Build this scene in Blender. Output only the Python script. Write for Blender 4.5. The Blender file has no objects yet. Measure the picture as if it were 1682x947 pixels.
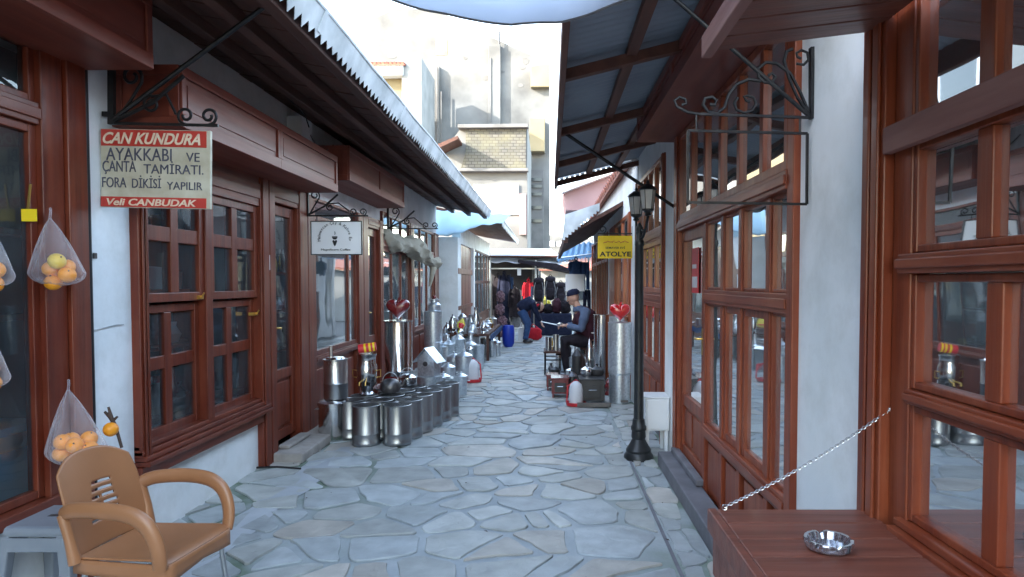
import bpy, math, random
from mathutils import Vector, Matrix
random.seed(7)
R = math.radians
sc = bpy.context.scene
col = sc.collection
# ---------------------------------------------------------------- camera, sky, sun, exposure
F = 1100.0; VX = 903.0; HY = 463.0; CH = 1.5; PITCH = R(2.0)
cam_d = bpy.data.cameras.new('camera'); cam = bpy.data.objects.new('camera', cam_d); col.objects.link(cam)
cam_d.sensor_width = 36; cam_d.lens = 36*F/1682
CY = HY + F*math.tan(PITCH)
cam_d.shift_x = -(VX-841)/1682; cam_d.shift_y = (CY-473.5)/1682
cam_d.clip_start = .05; cam_d.clip_end = 500
cam.location = (0, 0, CH); cam.rotation_euler = (R(90)-PITCH, 0, 0)
sc.camera = cam
SUN_EL = R(25); SUN_AZ = R(240)      # azimuth measured from +Y towards +X
world = bpy.data.worlds.new("World"); sc.world = world; world.use_nodes = True
wn = world.node_tree.nodes; wl = world.node_tree.links
bg = wn['Background']
sky = wn.new('ShaderNodeTexSky'); sky.sky_type = 'NISHITA'; sky.sun_disc = False
sky.sun_elevation = SUN_EL; sky.sun_rotation = SUN_AZ; sky.dust_density = 1.2; sky.air_density = 1.2; sky.ozone_density = .5; sky.altitude = 100
tc = wn.new('ShaderNodeTexCoord'); cn = wn.new('ShaderNodeTexNoise'); cn.inputs['Scale'].default_value = 1.6; cn.inputs['Detail'].default_value = 6
cr = wn.new('ShaderNodeValToRGB'); cr.color_ramp.elements[0].position = .38; cr.color_ramp.elements[1].position = .62
cm = wn.new('ShaderNodeMix'); cm.data_type = 'RGBA'; cm.inputs[7].default_value = (6.8, 7.8, 8.6, 1)
cf = wn.new('ShaderNodeMath'); cf.operation = 'MULTIPLY'; cf.inputs[1].default_value = .28
wl.new(tc.outputs['Generated'], cn.inputs['Vector']); wl.new(cn.outputs['Fac'], cr.inputs['Fac'])
wl.new(cr.outputs['Color'], cf.inputs[0]); wl.new(cf.outputs[0], cm.inputs[0]); wl.new(sky.outputs['Color'], cm.inputs[6])
wl.new(cm.outputs[2], bg.inputs['Color']); bg.inputs['Strength'].default_value = 0.15
sun_d = bpy.data.lights.new('sun', 'SUN'); sun_d.energy = 2.0; sun_d.angle = R(.5); sun_d.color = (1, .93, .82)
sun = bpy.data.objects.new('sun', sun_d); col.objects.link(sun)
sd = Vector((math.sin(SUN_AZ)*math.cos(SUN_EL), math.cos(SUN_AZ)*math.cos(SUN_EL), math.sin(SUN_EL)))
sun.rotation_euler = sd.to_track_quat('Z', 'Y').to_euler(); sun.location = (-20, -20, 30)
sc.view_settings.view_transform = 'Standard'; sc.view_settings.look = 'None'; sc.view_settings.gamma = 1
sc.view_settings.use_curve_mapping = False; sc.view_settings.exposure = 3.15
sc.cycles.max_bounces = 8; sc.cycles.transparent_max_bounces = 16; sc.cycles.use_denoising = True
sc.cycles.sample_clamp_indirect = 6

def W(px, py, Z):
    """point of the place seen at photo pixel (px,py) at street distance Z"""
    dx = (px-VX)/F; dy = (CY-py)/F
    c, s = math.cos(PITCH), math.sin(PITCH)
    d = Vector((dx, c+dy*s, dy*c-s))
    return Vector((0, 0, CH)) + d*(Z/d.y)
def ZX(px, X): return X*F/(px-VX)
# ---------------------------------------------------------------- materials
def mat(name, base, rough=.5, metal=0, noise=None, bump=0, bscale=30, coat=0, stretch=(1,1,1), col2=None, nscale=5, detail=6, spec=.5, emis=None, fade=None, trans=0):
    m = bpy.data.materials.new(name); m.use_nodes = True
    N = m.node_tree.nodes; L = m.node_tree.links; b = N['Principled BSDF']
    b.inputs['Base Color'].default_value = (*base, 1); b.inputs['Roughness'].default_value = rough
    b.inputs['Metallic'].default_value = metal; b.inputs['Coat Weight'].default_value = coat; b.inputs['Coat Roughness'].default_value = .15
    b.inputs['Specular IOR Level'].default_value = spec
    if trans: b.inputs['Transmission Weight'].default_value = trans
    tc = N.new('ShaderNodeTexCoord'); mp = N.new('ShaderNodeMapping'); mp.inputs['Scale'].default_value = stretch
    L.new(tc.outputs['Object'], mp.inputs['Vector'])
    if col2:
        n = N.new('ShaderNodeTexNoise'); n.inputs['Scale'].default_value = nscale; n.inputs['Detail'].default_value = detail
        L.new(mp.outputs[0], n.inputs['Vector'])
        r = N.new('ShaderNodeValToRGB'); r.color_ramp.elements[0].position = .33; r.color_ramp.elements[1].position = .68
        r.color_ramp.elements[0].color = (*base, 1); r.color_ramp.elements[1].color = (*col2, 1)
        L.new(n.outputs['Fac'], r.inputs['Fac']); L.new(r.outputs['Color'], b.inputs['Base Color'])
        n2 = N.new('ShaderNodeTexNoise'); n2.inputs['Scale'].default_value = nscale*.6; n2.inputs['Detail'].default_value = 3
        L.new(mp.outputs[0], n2.inputs['Vector'])
        mr = N.new('ShaderNodeMapRange'); mr.inputs['To Min'].default_value = max(.02, rough*.7); mr.inputs['To Max'].default_value = min(1, rough*1.35)
        L.new(n2.outputs['Fac'], mr.inputs['Value']); L.new(mr.outputs[0], b.inputs['Roughness'])
    if fade and col2:
        n = N.new('ShaderNodeTexNoise'); n.inputs['Scale'].default_value = fade[1]; n.inputs['Detail'].default_value = 7; n.inputs['Roughness'].default_value = .65
        L.new(tc.outputs['Object'], n.inputs['Vector']); r2 = N.new('ShaderNodeValToRGB'); r2.color_ramp.elements[0].position = .46; r2.color_ramp.elements[1].position = .72
        r2.color_ramp.elements[1].color = (fade[2],)*3+(1,); mx = N.new('ShaderNodeMix'); mx.data_type = 'RGBA'; mx.inputs[7].default_value = (*fade[0], 1)
        L.new(n.outputs['Fac'], r2.inputs[0]); L.new(r2.outputs[0], mx.inputs[0]); L.new(r.outputs['Color'], mx.inputs[6]); L.new(mx.outputs[2], b.inputs['Base Color'])
    if bump:
        n = N.new('ShaderNodeTexNoise'); n.inputs['Scale'].default_value = bscale; n.inputs['Detail'].default_value = 5
        L.new(mp.outputs[0], n.inputs['Vector'])
        bp = N.new('ShaderNodeBump'); bp.inputs['Strength'].default_value = bump; bp.inputs['Distance'].default_value = .01
        L.new(n.outputs['Fac'], bp.inputs['Height']); L.new(bp.outputs[0], b.inputs['Normal'])
    return m
M = {}
WB, WB2 = (.088, .011, .004), (.175, .028, .009)
M['wood_z'] = mat('varnished_wood_vertical', WB, .42, col2=WB2, nscale=1, stretch=(22, 22, 1.2), bump=.12, bscale=3, coat=.10, spec=.4, fade=((.22, .065, .034), 2.6, .45))
M['wood_y'] = mat('varnished_wood_lengthwise', WB, .42, col2=WB2, nscale=1, stretch=(22, 1.2, 22), bump=.12, bscale=3, coat=.10, spec=.4, fade=((.22, .065, .034), 2.6, .45))
M['wood_x'] = mat('varnished_wood_crosswise', WB, .42, col2=WB2, nscale=1, stretch=(1.2, 22, 22), bump=.12, bscale=3, coat=.10, spec=.4, fade=((.22, .065, .034), 2.6, .45))
RB, RB2 = (.135, .021, .007), (.255, .052, .017)
for ax_, st_ in (('z', (22, 22, 1.2)), ('y', (22, 1.2, 22)), ('x', (1.2, 22, 22))):
    M['woodr_'+ax_] = mat('orange_red_varnished_wood_'+ax_, RB, .42, col2=RB2, nscale=1, stretch=st_, bump=.14, bscale=3, coat=.10, spec=.4, fade=((.34, .12, .06), 2.2, .4))
M['canopy_wood'] = mat('canopy_timber', (.085, .026, .014), .6, col2=(.14, .045, .025), nscale=1, stretch=(14, 1.5, 14), bump=.2, bscale=3)
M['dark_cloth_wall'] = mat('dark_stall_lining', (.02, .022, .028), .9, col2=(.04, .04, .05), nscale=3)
M['net_curtain'] = mat('pale_net_curtain', (.36, .38, .33), .95, col2=(.50, .52, .47), nscale=2, stretch=(1, 9, 1), bump=.4, bscale=4)
M['wood_box'] = mat('painted_shutter_wood', (.125, .020, .010), .5, col2=(.19, .036, .018), nscale=1, stretch=(14, .9, 14), bump=.1, bscale=3, coat=.10, fade=((.24, .07, .045), 2.0, .4))
M['table_wood'] = mat('worn_plank_wood', (.12, .032, .018), .5, col2=(.20, .06, .036), nscale=1, stretch=(1.6, 26, 26), bump=.18, bscale=3, coat=.1)
M['bar_wood'] = mat('faded_plank_wood', (.19, .075, .06), .6, col2=(.28, .13, .105), nscale=1, stretch=(20, 1.5, 20), bump=.2, bscale=3)
M['dark_wood'] = mat('dark_stained_wood', (.055, .020, .013), .65, col2=(.095, .034, .020), nscale=1, stretch=(14, 1.5, 14), bump=.2, bscale=3)
M['wood_far'] = mat('orange_varnished_wood', (.30, .075, .025), .4, col2=(.40, .11, .04), nscale=1, stretch=(20, 20, 1.4), bump=.1, bscale=3, coat=.3)
M['plaster'] = mat('white_plaster', (.72, .75, .75), .85, col2=(.84, .85, .85), nscale=2.2, bump=.35, bscale=16, fade=((.50, .50, .46), 3.2, .45))
M['plaster_dirty'] = mat('stained_plaster', (.60, .60, .60), .9, col2=(.74, .74, .74), nscale=3.5, bump=.3, bscale=20)
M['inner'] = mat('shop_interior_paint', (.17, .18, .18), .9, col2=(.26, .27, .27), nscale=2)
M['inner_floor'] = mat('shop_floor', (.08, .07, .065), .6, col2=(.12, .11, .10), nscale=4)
M['iron'] = mat('black_wrought_iron', (.018, .018, .02), .42, metal=.6, col2=(.035, .033, .034), nscale=20, bump=.15, bscale=60)
M['lamp_black'] = mat('black_lamp_paint', (.010, .012, .014), .38, col2=(.02, .023, .025), nscale=12, bump=.1, bscale=60)
M['steel'] = mat('polished_steel', (.62, .62, .62), .16, metal=1, col2=(.72, .72, .72), nscale=1.5, stretch=(4, 4, 14), bump=.03, bscale=10)
M['steel_dull'] = mat('brushed_steel', (.50, .51, .52), .3, metal=1, col2=(.62, .63, .64), nscale=6, bump=.05, bscale=14)
M['tin_dark'] = mat('blackened_tin', (.09, .085, .085), .38, metal=.8, col2=(.16, .15, .15), nscale=9, bump=.1, bscale=20)
def galv():
    m = mat('galvanised_sheet', (.52, .56, .60), .36, metal=.85, bump=.05, bscale=8)
    N = m.node_tree.nodes; L = m.node_tree.links; b = N['Principled BSDF']
    tc = N.new('ShaderNodeTexCoord'); v = N.new('ShaderNodeTexVoronoi'); v.inputs['Scale'].default_value = 45
    L.new(tc.outputs['Object'], v.inputs['Vector'])
    r = N.new('ShaderNodeValToRGB'); r.color_ramp.elements[0].color = (.55, .60, .64, 1); r.color_ramp.elements[1].color = (.80, .85, .89, 1)
    L.new(v.outputs['Color'], r.inputs['Fac']); L.new(r.outputs['Color'], b.inputs['Base Color'])
    return m
M['galv'] = galv()
M['trim_metal'] = mat('weathered_zinc_trim', (.36, .39, .40), .6, metal=.15, col2=(.66, .69, .70), nscale=3.5, bump=.35, bscale=7, detail=9)
M['sheet_blue'] = mat('corrugated_roof_sheet', (.22, .25, .29), .5, metal=.1, col2=(.30, .33, .37), nscale=2, bump=.05)
M['slab'] = mat('dark_step_stone', (.11, .11, .125), .6, col2=(.17, .17, .19), nscale=6, bump=.15, bscale=40)
M['step'] = mat('worn_door_step', (.24, .22, .20), .8, col2=(.38, .35, .32), nscale=7, bump=.4, bscale=20)
M['tile_red'] = mat('terracotta_tiles', (.20, .065, .042), .8, col2=(.32, .12, .08), nscale=9, bump=.3)
M['black_rubber'] = mat('black_cable', (.012, .012, .013), .5)
M['gold'] = mat('brass', (.65, .42, .12), .3, metal=1)
M['white_paint'] = mat('white_enamel', (.72, .73, .74), .4, col2=(.78, .79, .80), nscale=5, bump=.05)
M['grey_plastic'] = mat('grey_plastic', (.19, .21, .24), .38, col2=(.25, .27, .30), nscale=5, bump=.05, bscale=50)
M['tan_plastic'] = mat('tan_plastic', (.31, .135, .058), .36, col2=(.37, .165, .074), nscale=4, bump=.03, bscale=60)
M['red'] = mat('red_enamel', (.50, .010, .012), .16, col2=(.58, .014, .016), nscale=5, coat=.6)
M['dark_red'] = mat('dark_red_enamel', (.13, .010, .012), .25, col2=(.18, .015, .016), nscale=5, coat=.5)
M['red_plastic'] = mat('red_plastic', (.55, .02, .03), .4, col2=(.62, .03, .04), nscale=5)
M['orange_fruit'] = mat('orange_peel', (.85, .27, .01), .42, col2=(.90, .36, .02), nscale=3, bump=.3, bscale=90)
M['yellow_fruit'] = mat('yellow_peel', (.80, .48, .03), .42, col2=(.72, .55, .06), nscale=3, bump=.3, bscale=90)
M['yellow_sign'] = mat('yellow_sign_paint', (.88, .60, .01), .4, col2=(.90, .64, .02), nscale=3)
M['ink'] = mat('black_sign_ink', (.02, .02, .022), .5)
M['ink_blue'] = mat('faded_navy_ink', (.045, .045, .075), .6, col2=(.10, .10, .14), nscale=30)
M['sign_cream'] = mat('aged_sign_board', (.42, .37, .27), .6, col2=(.58, .54, .43), nscale=9, bump=.1)
M['sign_red'] = mat('aged_red_band', (.42, .028, .018), .5, col2=(.52, .045, .03), nscale=12)
M['sign_pale'] = mat('faded_cream_ink', (.70, .50, .36), .6, col2=(.78, .66, .50), nscale=30)
M['sign_white'] = mat('white_sign_board', (.84, .84, .84), .45, col2=(.88, .88, .88), nscale=3)
M['canvas'] = mat('rolled_canvas', (.30, .27, .21), .95, col2=(.42, .38, .30), nscale=6, bump=.5, bscale=18)
M['skin'] = mat('skin', (.48, .26, .18), .55, col2=(.54, .31, .22), nscale=14)
M['cloth_blue'] = mat('blue_grey_jacket_cloth', (.075, .10, .16), .9, col2=(.10, .13, .20), nscale=14, bump=.3, bscale=40, spec=.12)
M['cloth_navy'] = mat('navy_cloth', (.012, .015, .035), .9, col2=(.022, .026, .05), nscale=14, bump=.4, bscale=30, spec=.12)
M['cloth_black'] = mat('black_cloth', (.012, .010, .013), .9, col2=(.025, .02, .025), nscale=14, bump=.4, bscale=30, spec=.12)
M['cloth_maroon'] = mat('maroon_quilted_cloth', (.035, .012, .018), .85, col2=(.05, .018, .026), nscale=14, bump=.4, bscale=30, spec=.12)
M['cloth_red'] = mat('red_cloth', (.45, .015, .03), .9, col2=(.55, .03, .04), nscale=14, bump=.4, bscale=30, spec=.12)
M['cloth_grey'] = mat('grey_cloth', (.10, .10, .11), .9, col2=(.16, .16, .17), nscale=14, bump=.4, bscale=30, spec=.12)
M['cloth_denim'] = mat('denim', (.03, .06, .14), .9, col2=(.05, .09, .19), nscale=20, bump=.4, bscale=30, spec=.12)
M['cloth_pink'] = mat('pink_patterned_cloth', (.05, .02, .03), .9, col2=(.26, .16, .18), nscale=26, bump=.4, bscale=30, spec=.12)
M['ground'] = mat('far_ground', (.10, .10, .10), .9, col2=(.15, .15, .15), nscale=2)
M['stove_black'] = mat('black_stove_enamel', (.018, .017, .018), .4, col2=(.04, .038, .04), nscale=8, bump=.1)
M['pot_steel'] = mat('dull_pot_steel', (.30, .31, .32), .34, metal=1, col2=(.46, .47, .48), nscale=1.2, stretch=(5, 5, 1), bump=.04, bscale=8)
M['pot_inner'] = mat('dark_pot_inside', (.05, .05, .055), .5, metal=.6)
M['cloth_yellow'] = mat('yellow_cloth', (.60, .50, .06), .9, col2=(.70, .62, .15), nscale=14, spec=.12)
M['bag_blue'] = mat('blue_plastic_barrel', (.005, .025, .28), .45, col2=(.01, .04, .36), nscale=8, bump=.4, bscale=14)
M['box_blue'] = mat('blue_printed_card', (.05, .38, .78), .45, col2=(.07, .44, .82), nscale=4)
M['card_white'] = mat('white_printed_card', (.62, .62, .64), .5)
M['wall_far'] = mat('weathered_rendered_wall', (.082, .084, .084), .9, col2=(.185, .188, .185), nscale=.55, bump=.5, bscale=3, detail=12)
M['wall_yellow'] = mat('yellow_render', (.20, .17, .10), .9, col2=(.24, .21, .135), nscale=1)
M['wall_white'] = mat('white_render', (.19, .20, .20), .9, col2=(.26, .27, .27), nscale=1.4, bump=.2, bscale=3)
M['wall_grey'] = mat('grey_concrete', (.10, .10, .10), .9, col2=(.15, .15, .15), nscale=2, bump=.3, bscale=4)
M['pink_render'] = mat('pink_render', (.34, .20, .20), .9, col2=(.40, .25, .24), nscale=2)
M['dark_void'] = mat('dark_window_glass', (.02, .025, .03), .1)
M['cement'] = mat('smoothed_cement', (.34, .37, .40), .6, col2=(.44, .47, .50), nscale=3, bump=.2, bscale=20)
M['twig'] = mat('brown_twig_bark', (.05, .03, .022), .8, col2=(.09, .055, .04), nscale=20, bump=.4)
M['lamp_glass'] = None
def brick(name, c1, c2, mortar, scale, ms=.02, axis='XZ'):
    m = bpy.data.materials.new(name); m.use_nodes = True; N = m.node_tree.nodes; L = m.node_tree.links; b = N['Principled BSDF']
    tc = N.new('ShaderNodeTexCoord'); sp = N.new('ShaderNodeSeparateXYZ'); cb = N.new('ShaderNodeCombineXYZ')
    L.new(tc.outputs['Object'], sp.inputs[0]); L.new(sp.outputs[axis[0]], cb.inputs['X']); L.new(sp.outputs[axis[1]], cb.inputs['Y'])
    t = N.new('ShaderNodeTexBrick'); t.inputs['Scale'].default_value = scale; t.inputs['Mortar Size'].default_value = ms
    t.inputs['Color1'].default_value = (*c1, 1); t.inputs['Color2'].default_value = (*c2, 1); t.inputs['Mortar'].default_value = (*mortar, 1)
    L.new(cb.outputs[0], t.inputs['Vector'])
    n = N.new('ShaderNodeTexNoise'); n.inputs['Scale'].default_value = 1.4; n.inputs['Detail'].default_value = 8; L.new(tc.outputs['Object'], n.inputs['Vector'])
    mx = N.new('ShaderNodeMix'); mx.data_type = 'RGBA'; mx.blend_type = 'MIX'; mx.inputs[7].default_value = (.16, .15, .09, 1)
    r = N.new('ShaderNodeValToRGB'); r.color_ramp.elements[0].position = .45; r.color_ramp.elements[1].position = .75
    r.color_ramp.elements[1].color = (.7, .7, .7, 1)
    L.new(n.outputs['Fac'], r.inputs[0]); L.new(r.outputs[0], mx.inputs[0]); L.new(t.outputs['Color'], mx.inputs[6]); L.new(mx.outputs[2], b.inputs['Base Color'])
    bp = N.new('ShaderNodeBump'); bp.inputs['Strength'].default_value = .5; bp.inputs['Distance'].default_value = .02; bp.invert = True
    L.new(t.outputs['Fac'], bp.inputs['Height']); L.new(bp.outputs[0], b.inputs['Normal']); b.inputs['Roughness'].default_value = .9
    return m
M['stone_band'] = brick('mossy_stone_blocks', (.085, .083, .075), (.125, .12, .108), (.05, .048, .043), 2.1, .03)
M['brick'] = brick('orange_brick', (.42, .17, .09), (.50, .24, .14), (.4, .36, .3), 5)
def glassy(name, tint, gl=1.5, base_refl=.03, dirt=.0, dirtcol=(.5, .55, .6), bump=.02):
    m = bpy.data.materials.new(name); m.use_nodes = True; N = m.node_tree.nodes; L = m.node_tree.links
    N.remove(N['Principled BSDF']); out = N['Material Output']
    tr = N.new('ShaderNodeBsdfTransparent'); tr.inputs[0].default_value = (*tint, 1)
    go = N.new('ShaderNodeBsdfGlossy'); go.inputs['Roughness'].default_value = .02
    fr = N.new('ShaderNodeFresnel'); fr.inputs['IOR'].default_value = 1.5
    ma = N.new('ShaderNodeMath'); ma.operation = 'MULTIPLY_ADD'; ma.inputs[1].default_value = gl; ma.inputs[2].default_value = base_refl; ma.use_clamp = True
    L.new(fr.outputs[0], ma.inputs[0])
    tc = N.new('ShaderNodeTexCoord'); n = N.new('ShaderNodeTexNoise'); n.inputs['Scale'].default_value = 1.7; n.inputs['Detail'].default_value = 1
    L.new(tc.outputs['Object'], n.inputs[0]); bp = N.new('ShaderNodeBump'); bp.inputs['Strength'].default_value = bump*4; bp.inputs['Distance'].default_value = .05
    L.new(n.outputs['Fac'], bp.inputs['Height']); L.new(bp.outputs[0], go.inputs['Normal'])
    mx = N.new('ShaderNodeMixShader'); L.new(ma.outputs[0], mx.inputs[0]); L.new(tr.outputs[0], mx.inputs[1]); L.new(go.outputs[0], mx.inputs[2])
    last = mx
    if dirt:
        df = N.new('ShaderNodeBsdfDiffuse'); df.inputs[0].default_value = (*dirtcol, 1)
        n2 = N.new('ShaderNodeTexNoise'); n2.inputs['Scale'].default_value = 3; n2.inputs['Detail'].default_value = 6; L.new(tc.outputs['Object'], n2.inputs[0])
        mm = N.new('ShaderNodeMath'); mm.operation = 'MULTIPLY'; mm.inputs[1].default_value = dirt*2; L.new(n2.outputs['Fac'], mm.inputs[0])
        m2 = N.new('ShaderNodeMixShader'); L.new(mm.outputs[0], m2.inputs[0]); L.new(mx.outputs[0], m2.inputs[1]); L.new(df.outputs[0], m2.inputs[2]); last = m2
    L.new(last.outputs[0], out.inputs['Surface'])
    return m
M['glass'] = glassy('window_glass', (.86, .93, .93), 1.15, .015, dirt=.05, dirtcol=(.5, .6, .65))
M['glass_far'] = glassy('dusty_window_glass', (.8, .9, .9), 2.2, .08, dirt=.10, dirtcol=(.55, .66, .66))
M['lamp_glass'] = glassy('lantern_glass', (.8, .8, .78), 1.5, .08, dirt=.5, dirtcol=(.8, .8, .78))
M['ash_glass'] = glassy('cut_glass', (.75, .78, .85), 3, .22, dirt=.05, dirtcol=(.8, .8, .9), bump=.3)
def film():
    m = bpy.data.materials.new('clear_plastic_film'); m.use_nodes = True; N = m.node_tree.nodes; L = m.node_tree.links; b = N['Principled BSDF']
    b.inputs['Base Color'].default_value = (.80, .78, .86, 1); b.inputs['Roughness'].default_value = .22
    tr = N.new('ShaderNodeBsdfTransparent'); mx = N.new('ShaderNodeMixShader'); lw = N.new('ShaderNodeLayerWeight'); lw.inputs[0].default_value = .45
    tc = N.new('ShaderNodeTexCoord'); mp = N.new('ShaderNodeMapping'); mp.inputs['Scale'].default_value = (22, 22, 2.5)
    n = N.new('ShaderNodeTexNoise'); n.inputs['Scale'].default_value = 1.5; n.inputs['Detail'].default_value = 4
    L.new(tc.outputs['Object'], mp.inputs[0]); L.new(mp.outputs[0], n.inputs[0])
    a = N.new('ShaderNodeMath'); a.operation = 'MULTIPLY_ADD'; a.inputs[1].default_value = .26; L.new(n.outputs['Fac'], a.inputs[0])
    s = N.new('ShaderNodeMath'); s.operation = 'MULTIPLY_ADD'; s.inputs[1].default_value = .55; s.inputs[2].default_value = -.08; L.new(lw.outputs['Facing'], s.inputs[0])
    L.new(s.outputs[0], a.inputs[2]); bp = N.new('ShaderNodeBump'); bp.inputs['Strength'].default_value = .6; bp.inputs['Distance'].default_value = .02
    L.new(n.outputs['Fac'], bp.inputs['Height']); L.new(bp.outputs[0], b.inputs['Normal'])
    L.new(a.outputs[0], mx.inputs[0]); L.new(tr.outputs[0], mx.inputs[1]); L.new(b.outputs[0], mx.inputs[2]); L.new(mx.outputs[0], N['Material Output'].inputs[0])
    return m
M['film'] = film()
def cloth_trans(name, c):
    m = mat(name, c, .85, col2=tuple(min(1, x*1.1) for x in c), nscale=3, bump=.15, bscale=8)
    N = m.node_tree.nodes; L = m.node_tree.links; b = N['Principled BSDF']
    t = N.new('ShaderNodeBsdfTranslucent'); t.inputs[0].default_value = (*c, 1)
    mx = N.new('ShaderNodeMixShader'); mx.inputs[0].default_value = .6; L.new(b.outputs[0], mx.inputs[1]); L.new(t.outputs[0], mx.inputs[2]); L.new(mx.outputs[0], N['Material Output'].inputs[0])
    return m
M['awning'] = cloth_trans('white_awning_cloth', (.80, .84, .90))
M['tarp'] = cloth_trans('pale_blue_tarpaulin', (.62, .80, .88))
M['awning_blue'] = cloth_trans('blue_awning_cloth', (.30, .50, .70))
def stone_mat():
    m = bpy.data.materials.new('flagstone'); m.use_nodes = True; N = m.node_tree.nodes; L = m.node_tree.links; b = N['Principled BSDF']
    at = N.new('ShaderNodeAttribute'); at.attribute_name = 'tint'; tc = N.new('ShaderNodeTexCoord')
    n = N.new('ShaderNodeTexNoise'); n.inputs['Scale'].default_value = 6; n.inputs['Detail'].default_value = 8; L.new(tc.outputs['Object'], n.inputs[0])
    mr = N.new('ShaderNodeMapRange'); mr.inputs['From Min'].default_value = .3; mr.inputs['From Max'].default_value = .7; mr.inputs['To Min'].default_value = .78; mr.inputs['To Max'].default_value = 1.15
    L.new(n.outputs['Fac'], mr.inputs[0]); mu = N.new('ShaderNodeMix'); mu.data_type = 'RGBA'; mu.blend_type = 'MULTIPLY'; mu.inputs[0].default_value = 1
    L.new(at.outputs['Color'], mu.inputs[6]); L.new(mr.outputs[0], mu.inputs[7])
    n3 = N.new('ShaderNodeTexNoise'); n3.inputs['Scale'].default_value = 1.3; n3.inputs['Detail'].default_value = 6; L.new(tc.outputs['Object'], n3.inputs[0])
    r = N.new('ShaderNodeValToRGB'); r.color_ramp.elements[0].position = .5; r.color_ramp.elements[1].position = .72
    m3 = N.new('ShaderNodeMix'); m3.data_type = 'RGBA'; m3.inputs[7].default_value = (.24, .25, .20, 1); f3 = N.new('ShaderNodeMath'); f3.operation = 'MULTIPLY'; f3.inputs[1].default_value = .35
    L.new(n3.outputs['Fac'], r.inputs[0]); L.new(r.outputs[0], f3.inputs[0]); L.new(f3.outputs[0], m3.inputs[0]); L.new(mu.outputs[2], m3.inputs[6]); L.new(m3.outputs[2], b.inputs['Base Color'])
    b.inputs['Roughness'].default_value = .52
    n2 = N.new('ShaderNodeTexNoise'); n2.inputs['Scale'].default_value = 9; n2.inputs['Detail'].default_value = 10; n2.inputs['Distortion'].default_value = .6; L.new(tc.outputs['Object'], n2.inputs[0])
    bp = N.new('ShaderNodeBump'); bp.inputs['Strength'].default_value = .55; bp.inputs['Distance'].default_value = .02
    L.new(n2.outputs['Fac'], bp.inputs['Height']); L.new(bp.outputs[0], b.inputs['Normal'])
    return m
M['stone'] = stone_mat()
def mortar_mat():
    m = mat('paving_mortar', (.31, .34, .35), .85, col2=(.40, .43, .44), nscale=5, bump=.4, bscale=40)
    N = m.node_tree.nodes; L = m.node_tree.links; b = N['Principled BSDF']; src = b.inputs['Base Color'].links[0].from_socket
    tc = N.new('ShaderNodeTexCoord'); sp = N.new('ShaderNodeSeparateXYZ'); L.new(tc.outputs['Object'], sp.inputs[0])
    n = N.new('ShaderNodeTexNoise'); n.inputs['Scale'].default_value = 2.5; n.inputs['Detail'].default_value = 7; L.new(tc.outputs['Object'], n.inputs[0])
    # moss near the right gutter (X about .7) and near the left edge
    a = N.new('ShaderNodeMath'); a.operation = 'ABSOLUTE'; s = N.new('ShaderNodeMath'); s.operation = 'SUBTRACT'; s.inputs[1].default_value = -.35
    L.new(sp.outputs['X'], s.inputs[0]); L.new(s.outputs[0], a.inputs[0])
    mr = N.new('ShaderNodeMapRange'); mr.inputs['From Min'].default_value = .5; mr.inputs['From Max'].default_value = 1.3; L.new(a.outputs[0], mr.inputs[0])
    nr = N.new('ShaderNodeMapRange'); nr.inputs['From Min'].default_value = .42; nr.inputs['From Max'].default_value = .6; L.new(n.outputs['Fac'], nr.inputs[0])
    mu = N.new('ShaderNodeMath'); mu.operation = 'MULTIPLY'; L.new(mr.outputs[0], mu.inputs[0]); L.new(nr.outputs[0], mu.inputs[1])
    mx = N.new('ShaderNodeMix'); mx.data_type = 'RGBA'; mx.inputs[7].default_value = (.055, .11, .035, 1)
    m4 = N.new('ShaderNodeMath'); m4.operation = 'MULTIPLY'; m4.inputs[1].default_value = .75; L.new(mu.outputs[0], m4.inputs[0])
    L.new(m4.outputs[0], mx.inputs[0]); L.new(src, mx.inputs[6]); L.new(mx.outputs[2], b.inputs['Base Color'])
    return m
M['mortar'] = mortar_mat()
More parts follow.
